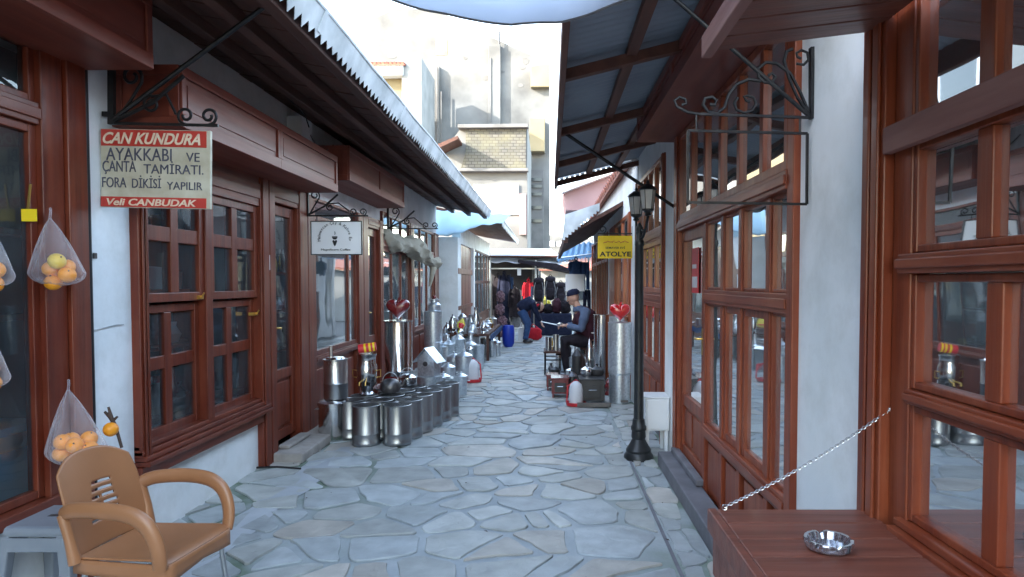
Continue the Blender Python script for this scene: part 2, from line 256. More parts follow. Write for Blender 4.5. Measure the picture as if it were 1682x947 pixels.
# ---------------------------------------------------------------- helpers
def tag(o, label=None, cat=None, group=None, kind=None):
    if label: o['label'] = label
    if cat: o['category'] = cat
    if group: o['group'] = group
    if kind: o['kind'] = kind
    return o
def empty(name, loc=(0, 0, 0), label=None, cat=None, group=None, kind=None, rz=0):
    o = bpy.data.objects.new(name, None); col.objects.link(o); o.location = loc; o.rotation_euler.z = rz; o.empty_display_size = .1
    return tag(o, label, cat, group, kind)
def world_loc(o):
    v = Vector((0, 0, 0))
    while o: v += Vector(o.location); o = o.parent
    return v
class MB:
    def __init__(s): s.v = []; s.f = []
    def add(s, vs, fs):
        b = len(s.v); s.v += [Vector(p) for p in vs]; s.f += [tuple(b+i for i in f) for f in fs]; return s
    def box(s, x0, x1, y0, y1, z0, z1):
        if x0 > x1: x0, x1 = x1, x0
        if y0 > y1: y0, y1 = y1, y0
        if z0 > z1: z0, z1 = z1, z0
        return s.add([(x0,y0,z0),(x1,y0,z0),(x1,y1,z0),(x0,y1,z0),(x0,y0,z1),(x1,y0,z1),(x1,y1,z1),(x0,y1,z1)],
                     [(0,3,2,1),(4,5,6,7),(0,1,5,4),(1,2,6,5),(2,3,7,6),(3,0,4,7)])
    def obox(s, c, sx, sy, sz, rot=None):
        m = rot or Matrix.Identity(3); c = Vector(c); vs = []
        for z in (-1, 1):
            for x, y in ((-1,-1),(1,-1),(1,1),(-1,1)): vs.append(c + m @ Vector((x*sx/2, y*sy/2, z*sz/2)))
        return s.add(vs, [(0,3,2,1),(4,5,6,7),(0,1,5,4),(1,2,6,5),(2,3,7,6),(3,0,4,7)])
    def beam(s, a, b, w, h, up=(0,0,1)):
        a = Vector(a); b = Vector(b); d = (b-a); L = d.length; d.normalize(); u = Vector(up); sd = d.cross(u).normalized(); u = sd.cross(d).normalized()
        vs = []
        for p in (a, b):
            for i, j in ((-1,-1),(1,-1),(1,1),(-1,1)): vs.append(p + sd*(i*w/2) + u*(j*h/2))
        return s.add(vs, [(0,1,2,3),(7,6,5,4),(0,4,5,1),(1,5,6,2),(2,6,7,3),(3,7,4,0)])
    def tube(s, pts, r, seg=8, closed=False, caps=True, flat=1.0, nrm=None):
        pts = [Vector(p) for p in pts]; n = len(pts); rs = r if isinstance(r, (list, tuple)) else [r]*n
        rings = []; prev = None
        for i, p in enumerate(pts):
            if closed: t = pts[(i+1) % n]-pts[i-1]
            else: t = pts[min(i+1, n-1)]-pts[max(i-1, 0)]
            if t.length < 1e-9: t = Vector((0,0,1))
            t.normalize()
            if nrm is not None: u = Vector(nrm); u = (u - t*u.dot(t)).normalized()
            elif prev is None:
                u = Vector((0,0,1)) if abs(t.z) < .9 else Vector((1,0,0)); u = (u - t*u.dot(t)).normalized()
            else:
                u = prev - t*prev.dot(t)
                u = u.normalized() if u.length > 1e-6 else prev
            prev = u; w = t.cross(u)
            rings.append([p + u*(math.cos(2*math.pi*k/seg)*rs[i]) + w*(math.sin(2*math.pi*k/seg)*rs[i]*flat) for k in range(seg)])
        b = len(s.v); 
        for rg in rings: s.v += rg
        m = n if closed else n-1
        for i in range(m):
            for k in range(seg):
                j = (i+1) % n; s.f.append((b+i*seg+k, b+i*seg+(k+1) % seg, b+j*seg+(k+1) % seg, b+j*seg+k))
        if caps and not closed:
            s.f.append(tuple(b+k for k in reversed(range(seg)))); s.f.append(tuple(b+(n-1)*seg+k for k in range(seg)))
        return s
    def lathe(s, prof, c=(0,0,0), seg=20, rot=None, sx=1, sy=1):
        c = Vector(c); m = rot or Matrix.Identity(3); b = len(s.v); n = len(prof)
        for r, z in prof:
            for k in range(seg):
                a = 2*math.pi*k/seg; s.v.append(c + m @ Vector((r*math.cos(a)*sx, r*math.sin(a)*sy, z)))
        for i in range(n-1):
            for k in range(seg): s.f.append((b+i*seg+k, b+i*seg+(k+1) % seg, b+(i+1)*seg+(k+1) % seg, b+(i+1)*seg+k))
        if prof[0][0] > 1e-5: s.f.append(tuple(b+k for k in reversed(range(seg))))
        if prof[-1][0] > 1e-5: s.f.append(tuple(b+(n-1)*seg+k for k in range(seg)))
        return s
    def prism(s, poly, ax, a0, a1):
        """poly of 2-D points in the plane normal to ax, extruded from a0 to a1"""
        def P(p, a):
            return {'X': (a, p[0], p[1]), 'Y': (p[0], a, p[1]), 'Z': (p[0], p[1], a)}[ax]
        n = len(poly)
        return s.add([P(p, a0) for p in poly]+[P(p, a1) for p in poly],
                     [tuple(range(n)), tuple(reversed(range(n, 2*n)))]+[(i, i+n, (i+1) % n+n, (i+1) % n) for i in range(n)])
    def ball(s, c, r, seg=12, rings=8, sx=1, sy=1, sz=1, rot=None):
        return s.lathe([(r*math.sin(math.pi*i/rings)+(1e-6 if i in (0, rings) else 0), -r*math.cos(math.pi*i/rings)*sz) for i in range(rings+1)], c, seg, rot, sx, sy)
    def grid(s, fn, nu, nv, skip=None):
        b = len(s.v)
        for j in range(nv+1):
            for i in range(nu+1): s.v.append(Vector(fn(i/nu, j/nv)))
        for j in range(nv):
            for i in range(nu):
                if skip and skip(i, j): continue
                a = b+j*(nu+1)+i; s.f.append((a, a+1, a+nu+2, a+nu+1))
        return s
    def build(s, name, material, parent=None, bevel=0, smooth=None, origin=None, local=False, solid=0, subsurf=0, fixn=True):
        me = bpy.data.meshes.new(name)
        if local: off = Vector((0, 0, 0))
        elif parent is not None: off = world_loc(parent)
        elif origin is not None: off = Vector(origin)
        else:
            xs = [p.x for p in s.v]; ys = [p.y for p in s.v]; zs = [p.z for p in s.v]
            off = Vector(((min(xs)+max(xs))/2, (min(ys)+max(ys))/2, min(zs)))
        me.from_pydata([tuple(p-off) for p in s.v], [], s.f); me.update()
        if fixn:
            import bmesh
            bm = bmesh.new(); bm.from_mesh(me); bmesh.ops.recalc_face_normals(bm, faces=bm.faces); bm.to_mesh(me); bm.free()
        if smooth is not None:
            me.polygons.foreach_set('use_smooth', [True]*len(me.polygons))
            me.set_sharp_from_angle(angle=R(smooth))
        me.materials.append(material if not isinstance(material, str) else M[material])
        o = bpy.data.objects.new(name, me); col.objects.link(o)
        if parent is not None: o.parent = parent
        else: o.location = off if not local else (0, 0, 0)
        if solid: md = o.modifiers.new('solid', 'SOLIDIFY'); md.thickness = solid; md.offset = 0
        if subsurf: md = o.modifiers.new('sub', 'SUBSURF'); md.levels = subsurf; md.render_levels = subsurf
        if bevel:
            md = o.modifiers.new('bevel', 'BEVEL'); md.width = bevel; md.segments = 2; md.limit_method = 'ANGLE'; md.angle_limit = R(40)
        return o
def copy_tree(o, parent=None):
    c = o.copy(); col.objects.link(c); c.parent = parent
    for ch in [k for k in bpy.data.objects if k.parent == o]: copy_tree(ch, c)
    return c
def text(s, name, parent, x0, x1, z0, z1, y, material, shear=0, off=0, extr=.0015, local=False):
    """lettering standing in the XZ plane facing -Y, fitted into x0..x1, z0..z1"""
    cu = bpy.data.curves.new('t', 'FONT'); cu.body = s; cu.shear = shear; cu.offset = off; cu.extrude = extr; cu.resolution_u = 4
    t = bpy.data.objects.new('t', cu); col.objects.link(t)
    bpy.context.view_layer.update()
    me = bpy.data.meshes.new_from_object(t.evaluated_get(bpy.context.evaluated_depsgraph_get()))
    bpy.data.objects.remove(t)
    xs = [v.co.x for v in me.vertices]; ys = [v.co.y for v in me.vertices]
    a, b, c, d = min(xs), max(xs), min(ys), max(ys)
    o = world_loc(parent) if not local else Vector((0, 0, 0))
    for v in me.vertices:
        x = x0+(v.co.x-a)/(b-a)*(x1-x0); z = z0+(v.co.y-c)/(d-c)*(z1-z0)
        v.co = Vector((x, y-v.co.z, z))-o
    me.materials.clear(); me.materials.append(M[material])
    ob = bpy.data.objects.new(name, me); col.objects.link(ob); ob.parent = parent
    return ob
def scroll(cx, cz, r0, r1, a0, turns, y, n=26):
    """spiral points in a plane of constant y (angle in degrees, from r0 to r1)"""
    return [Vector((cx+math.cos(R(a0)+t/n*turns*2*math.pi)*(r0+(r1-r0)*t/n), y, cz+math.sin(R(a0)+t/n*turns*2*math.pi)*(r0+(r1-r0)*t/n))) for t in range(n+1)]
# ---------------------------------------------------------------- ground and paving
tag(MB().box(-60, 60, -40, 120, -.30, -.03).build('ground', 'ground', origin=(0, 0, 0)), 'plain ground stretching beyond the buildings', 'ground', kind='structure')
tag(MB().box(-2.42, 1.06, -4, 30, -.029, 0).build('street_bed', 'mortar', origin=(0, 0, 0)), 'grey mortar bed between the street flagstones', 'mortar bed', kind='structure')
def clip(poly, px, py, nx, ny):
    out = []; n = len(poly)
    for i in range(n):
        a = poly[i]; b = poly[(i+1) % n]
        da = (a[0]-px)*nx+(a[1]-py)*ny; db = (b[0]-px)*nx+(b[1]-py)*ny
        if da <= 0: out.append(a)
        if (da < 0 < db) or (db < 0 < da):
            t = da/(da-db); out.append((a[0]+(b[0]-a[0])*t, a[1]+(b[1]-a[1])*t))
    return out
def paving():
    rnd = random.Random(11)
    vs = []; fs = []; tints = []
    def region(x0, x1, y0, y1, cw, chh, gap, skew, jit=.5):
        asp = 1.45 if cw > .4 else 1.0; seeds = []; ny = int((y1-y0)/chh)+2; nx = int((x1-x0)/cw)+3; big = cw > .4
        for j in range(-1, ny):
            for i in range(-1, nx):
                seeds.append((x0+(i+(.5 if j % 2 else 0)+rnd.uniform(-jit, jit))*cw, y0+(j+rnd.uniform(-jit, jit))*chh))
        seeds = [s_ for s_ in seeds if rnd.random() > .14]
        if big: seeds += [(sx+rnd.uniform(.10, .22), sy+rnd.uniform(-.14, .14)) for sx, sy in seeds if rnd.random() < .22]
        for si, (sx, sy) in enumerate(seeds):
            if not (x0-.1 < sx < x1+.1 and y0-.1 < sy < y1+.1): continue
            near = sorted(((qx-sx)**2+((qy-sy)*1.15)**2, qx, qy) for qx, qy in seeds if abs(qx-sx) < cw*3 and abs(qy-sy) < chh*3)[1:18]
            poly = [(x0+gap*.5, y0), (x1-gap*.5, y0), (x1-gap*.5, y1), (x0+gap*.5, y1)]
            for _, qx, qy in near:
                dx = qx-sx; dy = (qy-sy)*asp; L = math.hypot(dx, dy); g = gap*rnd.uniform(.35, 1.5)
                ang = rnd.uniform(-skew, skew)*0
                poly = clip(poly, (sx+qx)/2-dx/L*g, (sy+qy)/2-dy/L*g, dx/L, dy/L)
                if len(poly) < 3: break
            if len(poly) < 3: continue
            A = sum(poly[k][0]*poly[(k+1) % len(poly)][1]-poly[(k+1) % len(poly)][0]*poly[k][1] for k in range(len(poly)))/2
            if A < .006: continue
            # split each edge, jitter, then cut the corners
            pp = []
            for k in range(len(poly)):
                a = poly[k]; b = poly[(k+1) % len(poly)]; L = math.hypot(b[0]-a[0], b[1]-a[1])
                pp.append(a)
                if L > .10:
                    m_ = max(1, int(L/.09)); 
                    for q in range(1, m_):
                        t = q/m_; pp.append((a[0]+(b[0]-a[0])*t+rnd.uniform(-.013, .013), a[1]+(b[1]-a[1])*t+rnd.uniform(-.013, .013)))
            out = []
            for k in range(len(pp)):
                a = pp[k]; b = pp[(k+1) % len(pp)]
                out += [(a[0]*.78+b[0]*.22, a[1]*.78+b[1]*.22), (a[0]*.22+b[0]*.78, a[1]*.22+b[1]*.78)]
            cx = sum(p[0] for p in out)/len(out); cy = sum(p[1] for p in out)/len(out)
            tz = rnd.uniform(.008, .014); tx_ = rnd.uniform(-.012, .012); ty_ = rnd.uniform(-.012, .012); n = len(out); b0 = len(vs)
            for sc_, z in ((1.0, .0005), (1.0, tz-.005), (.975, tz)):
                for p in out:
                    x = cx+(p[0]-cx)*sc_; y = cy+(p[1]-cy)*sc_
                    vs.append((x, y, z+(0 if z < .002 else (x-cx)*tx_+(y-cy)*ty_)))
            for lay in (0, 1):
                for k in range(n): fs.append((b0+lay*n+k, b0+lay*n+(k+1) % n, b0+(lay+1)*n+(k+1) % n, b0+(lay+1)*n+k))
            fs.append(tuple(b0+2*n+k for k in range(n)))
            g = rnd.uniform(.33, .47); w = rnd.random()
            if w < .35: c = (g*.92, g*1.0, g*1.02)
            elif w < .8: c = (g*.98, g*1.02, g*.98)
            else: c = (g*1.06, g*1.0, g*.90)
            tints.extend([c]*(2*n+1))
    region(-2.40, .66, .6, 30, .42, .29, .023, .2)
    region(.69, .88, .6, 5.7, .21, .27, .011, .2, .3)
    region(.69, 1.03, 5.72, 30, .34, .34, .015, .2, .4)
    me = bpy.data.meshes.new('street_paving'); me.from_pydata(vs, [], fs); me.update()
    at = me.color_attributes.new('tint', 'FLOAT_COLOR', 'CORNER'); k = 0; arr = []
    for p, c in zip(me.polygons, tints): arr += [c[0], c[1], c[2], 1]*p.loop_total
    at.data.foreach_set('color', arr)
    me.polygons.foreach_set('use_smooth', [True]*len(me.polygons)); me.set_sharp_from_angle(angle=R(35))
    me.materials.append(M['stone']); o = bpy.data.objects.new('street_paving', me); col.objects.link(o)
    tag(o, 'street of irregular blue-grey flagstones in wide mortar joints', 'paving', kind='structure')
paving()
# smoothed cement run on the left
def cstrip(u, v):
    y = 2.3+v*3.7; w = .13+.02*math.sin(v*9)+.012*math.sin(v*31)+.006*math.sin(v*87); return (-1.95+v*.12+(u-.5)*2*w, y, .0135-.006*abs(u-.5)*2)
mb = MB().grid(cstrip, 4, 120); tag(mb.build('cement_strip', 'cement', origin=(0, 0, 0), smooth=60), 'pale smoothed cement strip along the left side of the street', 'cement strip', kind='structure')
# ---------------------------------------------------------------- facade tools
class Fac:
    def __init__(s, X, sgn): s.X = X; s.s = sgn
    def b(s, mb, u0, u1, v0, v1, n0, n1): return mb.box(s.X+s.s*n0, s.X+s.s*n1, u0, u1, v0, v1)
def pane(fc, parent, u0, u1, v0, v1, n, m='glass'):
    x = fc.X+fc.s*n
    return MB().add([(x, u0, v0), (x, u1, v0), (x, u1, v1), (x, u0, v1)], [(0, 1, 2, 3)]).build('pane', m, parent, fixn=False)
def wmap(fc, w): return w.replace('wood_', 'woodr_') if fc.s < 0 and w in ('wood_z', 'wood_y', 'wood_x') else w
def window(fc, parent, u0, u1, v0, v1, mull=(), trans=(), fr=.05, bar=.035, n0=-.04, n1=.03, wood='wood_z', glass='glass', label=None, sill=False):
    """one glazed window: frame mesh with mullions (u, width) and transoms (v, width); pane and sill are its children"""
    wood = wmap(fc, wood)
    mb = MB(); B = lambda *a: fc.b(mb, *a)
    B(u0, u0+fr, v0, v1, n0, n1); B(u1-fr, u1, v0, v1, n0, n1)
    B(u0+fr, u1-fr, v0, v0+fr, n0+.002, n1-.003); B(u0+fr, u1-fr, v1-fr, v1, n0+.002, n1-.003)
    ms = [(m if isinstance(m, tuple) else (m, bar)) for m in mull]; ts = [(t if isinstance(t, tuple) else (t, bar)) for t in trans]
    edges = [u0+fr]+[e for m in ms for e in (m[0]-m[1]/2, m[0]+m[1]/2)]+[u1-fr]
    for c, w in ms: B(c-w/2, c+w/2, v0+fr, v1-fr, n0+.004, n1-.006)
    for c, w in ts:
        for a, b in zip(edges[0::2], edges[1::2]): B(a, b, c-w/2, c+w/2, n0+.006, n1-.009)
    w_ = mb.build('window', wood, parent, bevel=.004)
    if label: w_['label'] = label
    pane(fc, w_, u0+fr*.6, u1-fr*.6, v0+fr*.6, v1-fr*.6, max((n0+n1)/2, n1-.028), glass)
    if sill:
        sb = MB(); fc.b(sb, u0-.03, u1+.03, v0-.05, v0-.003, -.05, n1+.07); fc.b(sb, u0-.02, u1+.02, v0-.115, v0-.053, -.03, n1+.035); sb.build('sill', 'wood_y', w_, bevel=.006)
    return w_
def door(fc, parent, u0, u1, v0, v1, gl0, n0=-.05, n1=0, st=.10, wood='wood_z', glass='glass', mull=(), panels=1, handle='near'):
    wood = wmap(fc, wood)
    mb = MB(); B = lambda *a: fc.b(mb, *a)
    B(u0, u0+st, v0, v1, n0, n1); B(u1-st, u1, v0, v1, n0, n1)
    B(u0+st, u1-st, v1-st, v1, n0, n1-.003); B(u0+st, u1-st, gl0-st, gl0, n0, n1-.003); B(u0+st, u1-st, v0, v0+st, n0, n1-.003)
    for c in mull: B(c-.02, c+.02, gl0, v1-st, n0+.004, n1-.006)
    d = mb.build('door', wood, parent, bevel=.004)
    pb = MB(); w = (u1-u0-2*st)/panels
    for i in range(panels):
        a = u0+st+i*w; fc.b(pb, a, a+w, v0+st, gl0-st, n0+.012, n1-.022); fc.b(pb, a+.03, a+w-.03, v0+st+.03, gl0-st-.03, n1-.022, n1-.010)
    pb.build('panel', wood, d, bevel=.006)
    pane(fc, d, u0+st*.8, u1-st*.8, gl0-.02, v1-st*.8, (n0+n1)/2, glass)
    hb = MB(); hu = u0+st*.5 if handle == 'near' else u1-st*.5
    fc.b(hb, hu-.02, hu+.02, 1.0, 1.18, n1, n1+.006); x = fc.X+fc.s*(n1+.035)
    hb.tube([(fc.X+fc.s*n1, hu, 1.11), (x, hu, 1.11), (x, hu+(.09 if handle == 'near' else -.09), 1.105)], .008, 8)
    hb.build('handle', 'gold', d, smooth=50)
    return d
def wpost(fc, parent, u0, u1, v0, v1, n0=-.06, n1=.05, name='post', wood='wood_z', groove=True):
    wood = wmap(fc, wood)
    mb = MB(); fc.b(mb, u0, u1, v0, v1, n0, n1)
    if groove and u1-u0 > .08:
        fc.b(mb, u0+.02, (u0+u1)/2-.008, v0, v1, n1, n1+.012); fc.b(mb, (u0+u1)/2+.008, u1-.02, v0, v1, n1, n1+.012)
    return mb.build(name, wood, parent, bevel=.005)
def rail(fc, parent, u0, u1, v0, v1, n0=-.06, n1=.04, name='rail', wood='wood_y'):
    wood = wmap(fc, wood)
    mb = MB(); fc.b(mb, u0, u1, v0, v1, n0, n1); fc.b(mb, u0, u1, v0+(v1-v0)*.25, v1-(v1-v0)*.25, n1, n1+.01)
    return mb.build(name, wood, parent, bevel=.004)
def shutter_box(fc, parent, u0, u1, v0, v1, n1, npan, label=None):
    """boxed shutter housing with framed panels on its front and ends"""
    mb = MB(); fc.b(mb, u0, u1, v0, v1, .0, n1)
    pw = (u1-u0)/npan; t = .055; r = .016
    for i in range(npan):
        a = u0+i*pw; b = a+pw
        fc.b(mb, a, b, v1-t, v1, n1, n1+r); fc.b(mb, a, b, v0, v0+t*1.3, n1, n1+r)
        fc.b(mb, a, a+t*.8, v0+t*1.3, v1-t, n1, n1+r-.002); fc.b(mb, b-t*.8, b, v0+t*1.3, v1-t, n1, n1+r-.002)
        fc.b(mb, a+t*1.3, b-t*1.3, v0+t*1.9, v1-t*1.6, n1, n1+.006)
    x0, x1 = fc.X, fc.X+fc.s*n1
    for yy, d in ((u0, -1), (u1, 1)):
        mb.box(x0, x1, yy, yy+d*.012, v1-t, v1); mb.box(x0, x1, yy, yy+d*.012, v0, v0+t); mb.box(x1, x1-fc.s*t, yy, yy+d*.011, v0+t, v1-t); mb.box(x0, x0+fc.s*t, yy, yy+d*.011, v0+t, v1-t)
    o = mb.build('shutter_box', 'wood_box', parent, bevel=.004)
    if label: o['label'] = label
    return o
def teeth(a, b, h, n, th=.004, depth=None, drop=(0, 0, -1)):
    """scalloped strip hanging between points a and b: band height h, pointed tongues below"""
    a = Vector(a); b = Vector(b); d = (b-a)/n; dn = Vector(drop); mb = MB(); tl0 = depth or d.length*.8; rt = random.Random(n)
    nr = (b-a).cross(dn).normalized()*th
    for i in range(n):
        tl = tl0*rt.uniform(.75, 1.15); p = a+d*i; vs = [p, p+d, p+d+dn*h, p+d*.82+dn*(h+tl*.35), p+d*.5+dn*(h+tl), p+d*.18+dn*(h+tl*.35), p+dn*h]
        m = len(vs); mb.add(vs+[q+nr for q in vs], [tuple(range(m)), tuple(reversed(range(m, 2*m)))]+[(k, (k+1) % m, (k+1) % m+m, k+m) for k in range(m)])
    return mb
# ================================================================ left row
LX = -2.34; FL = Fac(LX, 1)
row = empty('shop_row', (LX, 8.8, 0), 'long low shop row with red brown windows and a zinc-edged overhanging roof', 'shop row')
wb = MB(); B = lambda *a: FL.b(wb, *a)
B(3.40, 3.76, 0, 3.4, -.28, .0)                # white pillar
B(3.76, 5.46, 0, .50, -.28, 0)                 # wall under the window
B(3.76, 13.86, 2.34, 3.4, -.28, .0)
wb.build('wall', 'plaster', row)
wb = MB(); FL.b(wb, 3.36, 13.86, 0, 3.4, -3.2, -3.1); FL.b(wb, 3.37, 3.47, 0, 3.4, -3.1, -.28); FL.b(wb, 13.76, 13.86, 0, 3.4, -3.1, -.28)
FL.b(wb, 5.50, 5.56, 0, 3.4, -3.1, -.30); FL.b(wb, 8.62, 8.70, 0, 3.4, -3.1, -.30); FL.b(wb, 3.47, 13.76, 2.75, 2.8, -3.1, -.28)
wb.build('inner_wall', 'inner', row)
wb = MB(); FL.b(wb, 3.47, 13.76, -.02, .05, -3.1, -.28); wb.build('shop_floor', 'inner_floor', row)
# window 1
wpost(FL, row, 3.74, 3.83, .50, 2.33, n1=.05); wpost(FL, row, 5.33, 5.60, .0, 2.33, n1=.05)
wpost(FL, row, 4.50, 4.585, .56, 2.12, n1=.035, groove=False)
rail(FL, row, 3.83, 5.33, 2.10, 2.335)
for a, b in ((3.83, 4.50), (4.585, 5.33)):
    c = (a+b)/2
    window(FL, row, a, b, 1.38, 2.10, mull=[(c+.0, .085)], trans=[(1.79, .09)], fr=.055, n0=-.05, n1=.02)
    window(FL, row, a, b, .57, 1.365, mull=[(c-.02, .075)], trans=[(1.01, .08)], fr=.05, n0=-.07, n1=-.022)
sb = MB()
for k in range(4): FL.b(sb, 3.74, 5.44, .575-.03*(k+1), .573-.03*k, -.06, .035+.018*k)
FL.b(sb, 3.73, 5.46, .38, .453, -.02, .05)
sb.build('window_sill', 'wood_y', row, bevel=.005)
for y, z in ((4.44, 1.40), (5.27, 1.25)): lb = MB(); FL.b(lb, y-.03, y+.03, z-.012, z+.012, -.02, .03); lb.tube([(LX+.03, y, z), (LX+.05, y, z+.03)], .006, 6); lb.build('latch', 'gold', row)
# door 1
door(FL, row, 5.60, 6.14, .13, 2.16, .74, st=.085, handle='near'); rail(FL, row, 5.60, 6.14, 2.17, 2.335)
wpost(FL, row, 6.14, 6.58, .0, 2.335, n1=.04)
# shop window 2
rail(FL, row, 6.58, 8.02, .02, .10); 
pb = MB()
FL.b(pb, 6.58, 8.02, .10, .70, -.05, -.02)
for k in range(2): a = 6.62+k*.71; FL.b(pb, a, a+.64, .16, .62, -.02, .0)
pb.build('panel', 'wood_z', row, bevel=.008)
rail(FL, row, 6.58, 8.02, .70, .77); window(FL, row, 6.58, 8.02, .77, 2.08, fr=.05, mull=[(7.72, .05)], glass='glass_far')
rail(FL, row, 6.58, 8.02, 2.08, 2.13); window(FL, row, 6.58, 8.02, 2.13, 2.335, fr=.03)
wpost(FL, row, 8.02, 8.50, .0, 2.335, n1=.04)
door(FL, row, 8.50, 9.06, .10, 2.2, .8, handle='near'); rail(FL, row, 8.50, 9.06, 2.2, 2.335)
wpost(FL, row, 9.06, 9.26, .0, 2.335, n1=.04)
# tall windows 3
for a, b, ms in ((9.26, 11.08, (9.85, 10.46)), (11.36, 13.36, (12.0, 12.68))):
    rail(FL, row, a, b, .02, .10); pb = MB(); FL.b(pb, a, b, .10, .62, -.05, -.02)
    for k in range(3): q = a+.04+k*(b-a)/3; FL.b(pb, q, q+(b-a)/3-.08, .15, .56, -.02, .0)
    pb.build('panel', 'wood_z', row, bevel=.008)
    rail(FL, row, a, b, .62, .68); window(FL, row, a, b, .68, 1.98, mull=[(m, .05) for m in ms], glass='glass_far'); rail(FL, row, a, b, 1.98, 2.04)
    window(FL, row, a, b, 2.04, 2.48, mull=[(m, .05) for m in ms], glass='glass_far', n1=.04)
wpost(FL, row, 11.08, 11.36, .0, 2.48, n1=.04); wpost(FL, row, 13.36, 13.86, .0, 2.48, n1=.04)
# shutter boxes
shutter_box(FL, row, 3.62, 6.25, 2.33, 2.66, .36, 2, 'longest shutter box, above the small-paned window')
shutter_box(FL, row, 6.62, 9.10, 2.50, 2.84, .36, 2, 'higher shutter box above the white hanging sign')
ub = MB(); FL.b(ub, 6.0, 6.25, 2.72, 2.98, .0, .14); ub.build('meter_box', 'plaster_dirty', row, bevel=.01)
ub = MB(); ub.tube([(-2.2, 5.6, 3.05), (-2.2, 5.95, 3.02), (-2.2, 6.1, 2.98), (-2.18, 6.12, 2.9)], .006); ub.tube([(-2.2, 6.2, 2.85), (-2.2, 6.5, 2.72), (-2.15, 6.7, 2.86)], .006); ub.build('cable', 'black_rubber', row)
# roof with soffit
Y0, Y1 = .6, 13.9
EX, EZ = -1.22, 2.93
rb = MB()
rb.prism([(-1.24, 2.90), (-1.24, 2.945), (-2.6, 3.45), (-5.0, 4.25), (-5.0, 4.15), (-2.6, 3.36), (-2.60, 3.12)], 'Y', Y0, Y1)
rf = rb.build('roof', 'tile_red', row)
sb = MB()
nb = 62
for k in range(nb):       # soffit boards, each a little apart
    a = Y0+(Y1-Y0)*k/nb; b = a+(Y1-Y0)/nb-.012; j = random.uniform(-.003, .003)
    sb.add([(-1.26, a, 2.872+j), (-1.26, b, 2.872+j), (-2.36, b, 3.07+j), (-2.36, a, 3.07+j), (-1.26, a, 2.892+j), (-1.26, b, 2.892+j), (-2.36, b, 3.09+j), (-2.36, a, 3.09+j)],
           [(0,1,2,3),(7,6,5,4),(0,4,5,1),(1,5,6,2),(2,6,7,3),(3,7,4,0)])
sb.build('soffit', 'dark_wood', rf)
sb = MB()
for x in (-1.33, -1.66, -2.0): z = 2.872+(-1.26-x)*.18-.045; sb.box(x-.035, x+.035, Y0, Y1, z-.035, z+.035)
sb.build('beam', 'dark_wood', rf, bevel=.004)
tb = teeth((-1.20, Y0, 2.95), (-1.20, Y1, 2.95), .11, 142, drop=Vector((-.42, 0, -1)).normalized(), depth=.05)
tb.tube([(-1.205, Y0+(Y1-Y0)*k/30, 2.957+.004*math.sin(k*1.9)) for k in range(31)], .013, 8)
for k in range(7): yy = Y0+1.1+k*1.95; tb.beam((-1.197, yy, 2.952), (-1.243, yy, 2.845), .05, .006)
tb.build('eave_trim', 'trim_metal', rf)
# step before door 1
st = MB(); st.box(-2.34, -2.04, 5.48, 6.70, .0, .085); st.box(-2.30, -2.20, 5.62, 6.12, .086, .12)
tag(st.build('door_step', 'step', bevel=.012), 'worn stone step before the wooden shop door', 'step')
# ---------------- shop at the near left
LX0 = -2.36; F0 = Fac(LX0, 1)
near = empty('corner_shop', (LX0, 1.6, 0), 'nearest shop front, big dark window with fruit bags hung on its frame', 'shop front')
wb = MB(); F0.b(wb, -3.5, 3.35, 0, .46, -.25, 0); F0.b(wb, -3.5, 3.35, 2.62, 3.5, -.25, 0); wb.build('wall', 'plaster', near)
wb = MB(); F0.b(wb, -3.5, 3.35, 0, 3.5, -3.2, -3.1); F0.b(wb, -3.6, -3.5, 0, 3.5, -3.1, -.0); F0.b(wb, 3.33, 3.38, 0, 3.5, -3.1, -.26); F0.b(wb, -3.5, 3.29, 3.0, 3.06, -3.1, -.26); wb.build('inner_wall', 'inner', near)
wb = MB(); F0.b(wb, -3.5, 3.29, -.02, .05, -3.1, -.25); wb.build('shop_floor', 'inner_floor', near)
wpost(F0, near, 3.24, 3.37, 0, 2.62, n1=.05, groove=False); wpost(F0, near, 3.10, 3.235, .46, 2.62, n1=.03, groove=False)
rail(F0, near, 1.0, 3.10, 2.22, 2.32, n1=.02)
window(F0, near, 1.0, 3.10, .50, 2.22, fr=.04, n0=-.05, n1=.0, mull=[(1.9, .06)]); window(F0, near, 1.0, 3.10, 2.32, 2.60, fr=.035, n0=-.05, n1=.0)
wpost(F0, near, .8, 1.0, 0, 2.62); window(F0, near, -3.0, .8, .50, 2.6, fr=.06, mull=[(-1.9, .06), (-.6, .06)])
sb = MB(); F0.b(sb, 1.0, 3.24, .44, .497, -.03, .05); sb.build('window_sill', 'wood_y', near, bevel=.005)
shutter_box(F0, near, .9, 3.38, 2.56, 2.92, .37, 2)
pb = MB(); pb.tube([(-2.335, 3.393, 0), (-2.335, 3.393, 2.6)], .018, 8); pb.build('drain_pipe', 'black_rubber', near, smooth=50)
rb = MB(); rb.prism([(-2.6, 3.5), (-2.6, 3.6), (-5.2, 4.3), (-5.2, 4.2)], 'Y', -4, .58); rb.build('roof', 'tile_red', near)
# unseen house block added behind the left row to shade the street
sun_block = empty('house', (-7.5, 6, 0), 'unseen tall house block added behind the left shop row to shade the street', 'house')
MB().box(-10, -5.35, -14, 15, 0, 7.3).build('wall', 'wall_white', sun_block)
rb = MB(); rb.prism([(-10.4, 7.3), (-5.1, 7.3), (-7.7, 8.6)], 'Y', -14.3, 15.3); rb.build('roof', 'tile_red', sun_block)
for k in range(7):
    wb = MB(); y = -11+k*3.8; wb.box(-5.36, -5.28, y, y+1.1, 4.6, 6.0); w = wb.build('window', 'white_paint', sun_block); MB().box(-5.29, -5.27, y+.08, y+1.02, 4.68, 5.92).build('pane', 'dark_void', w)
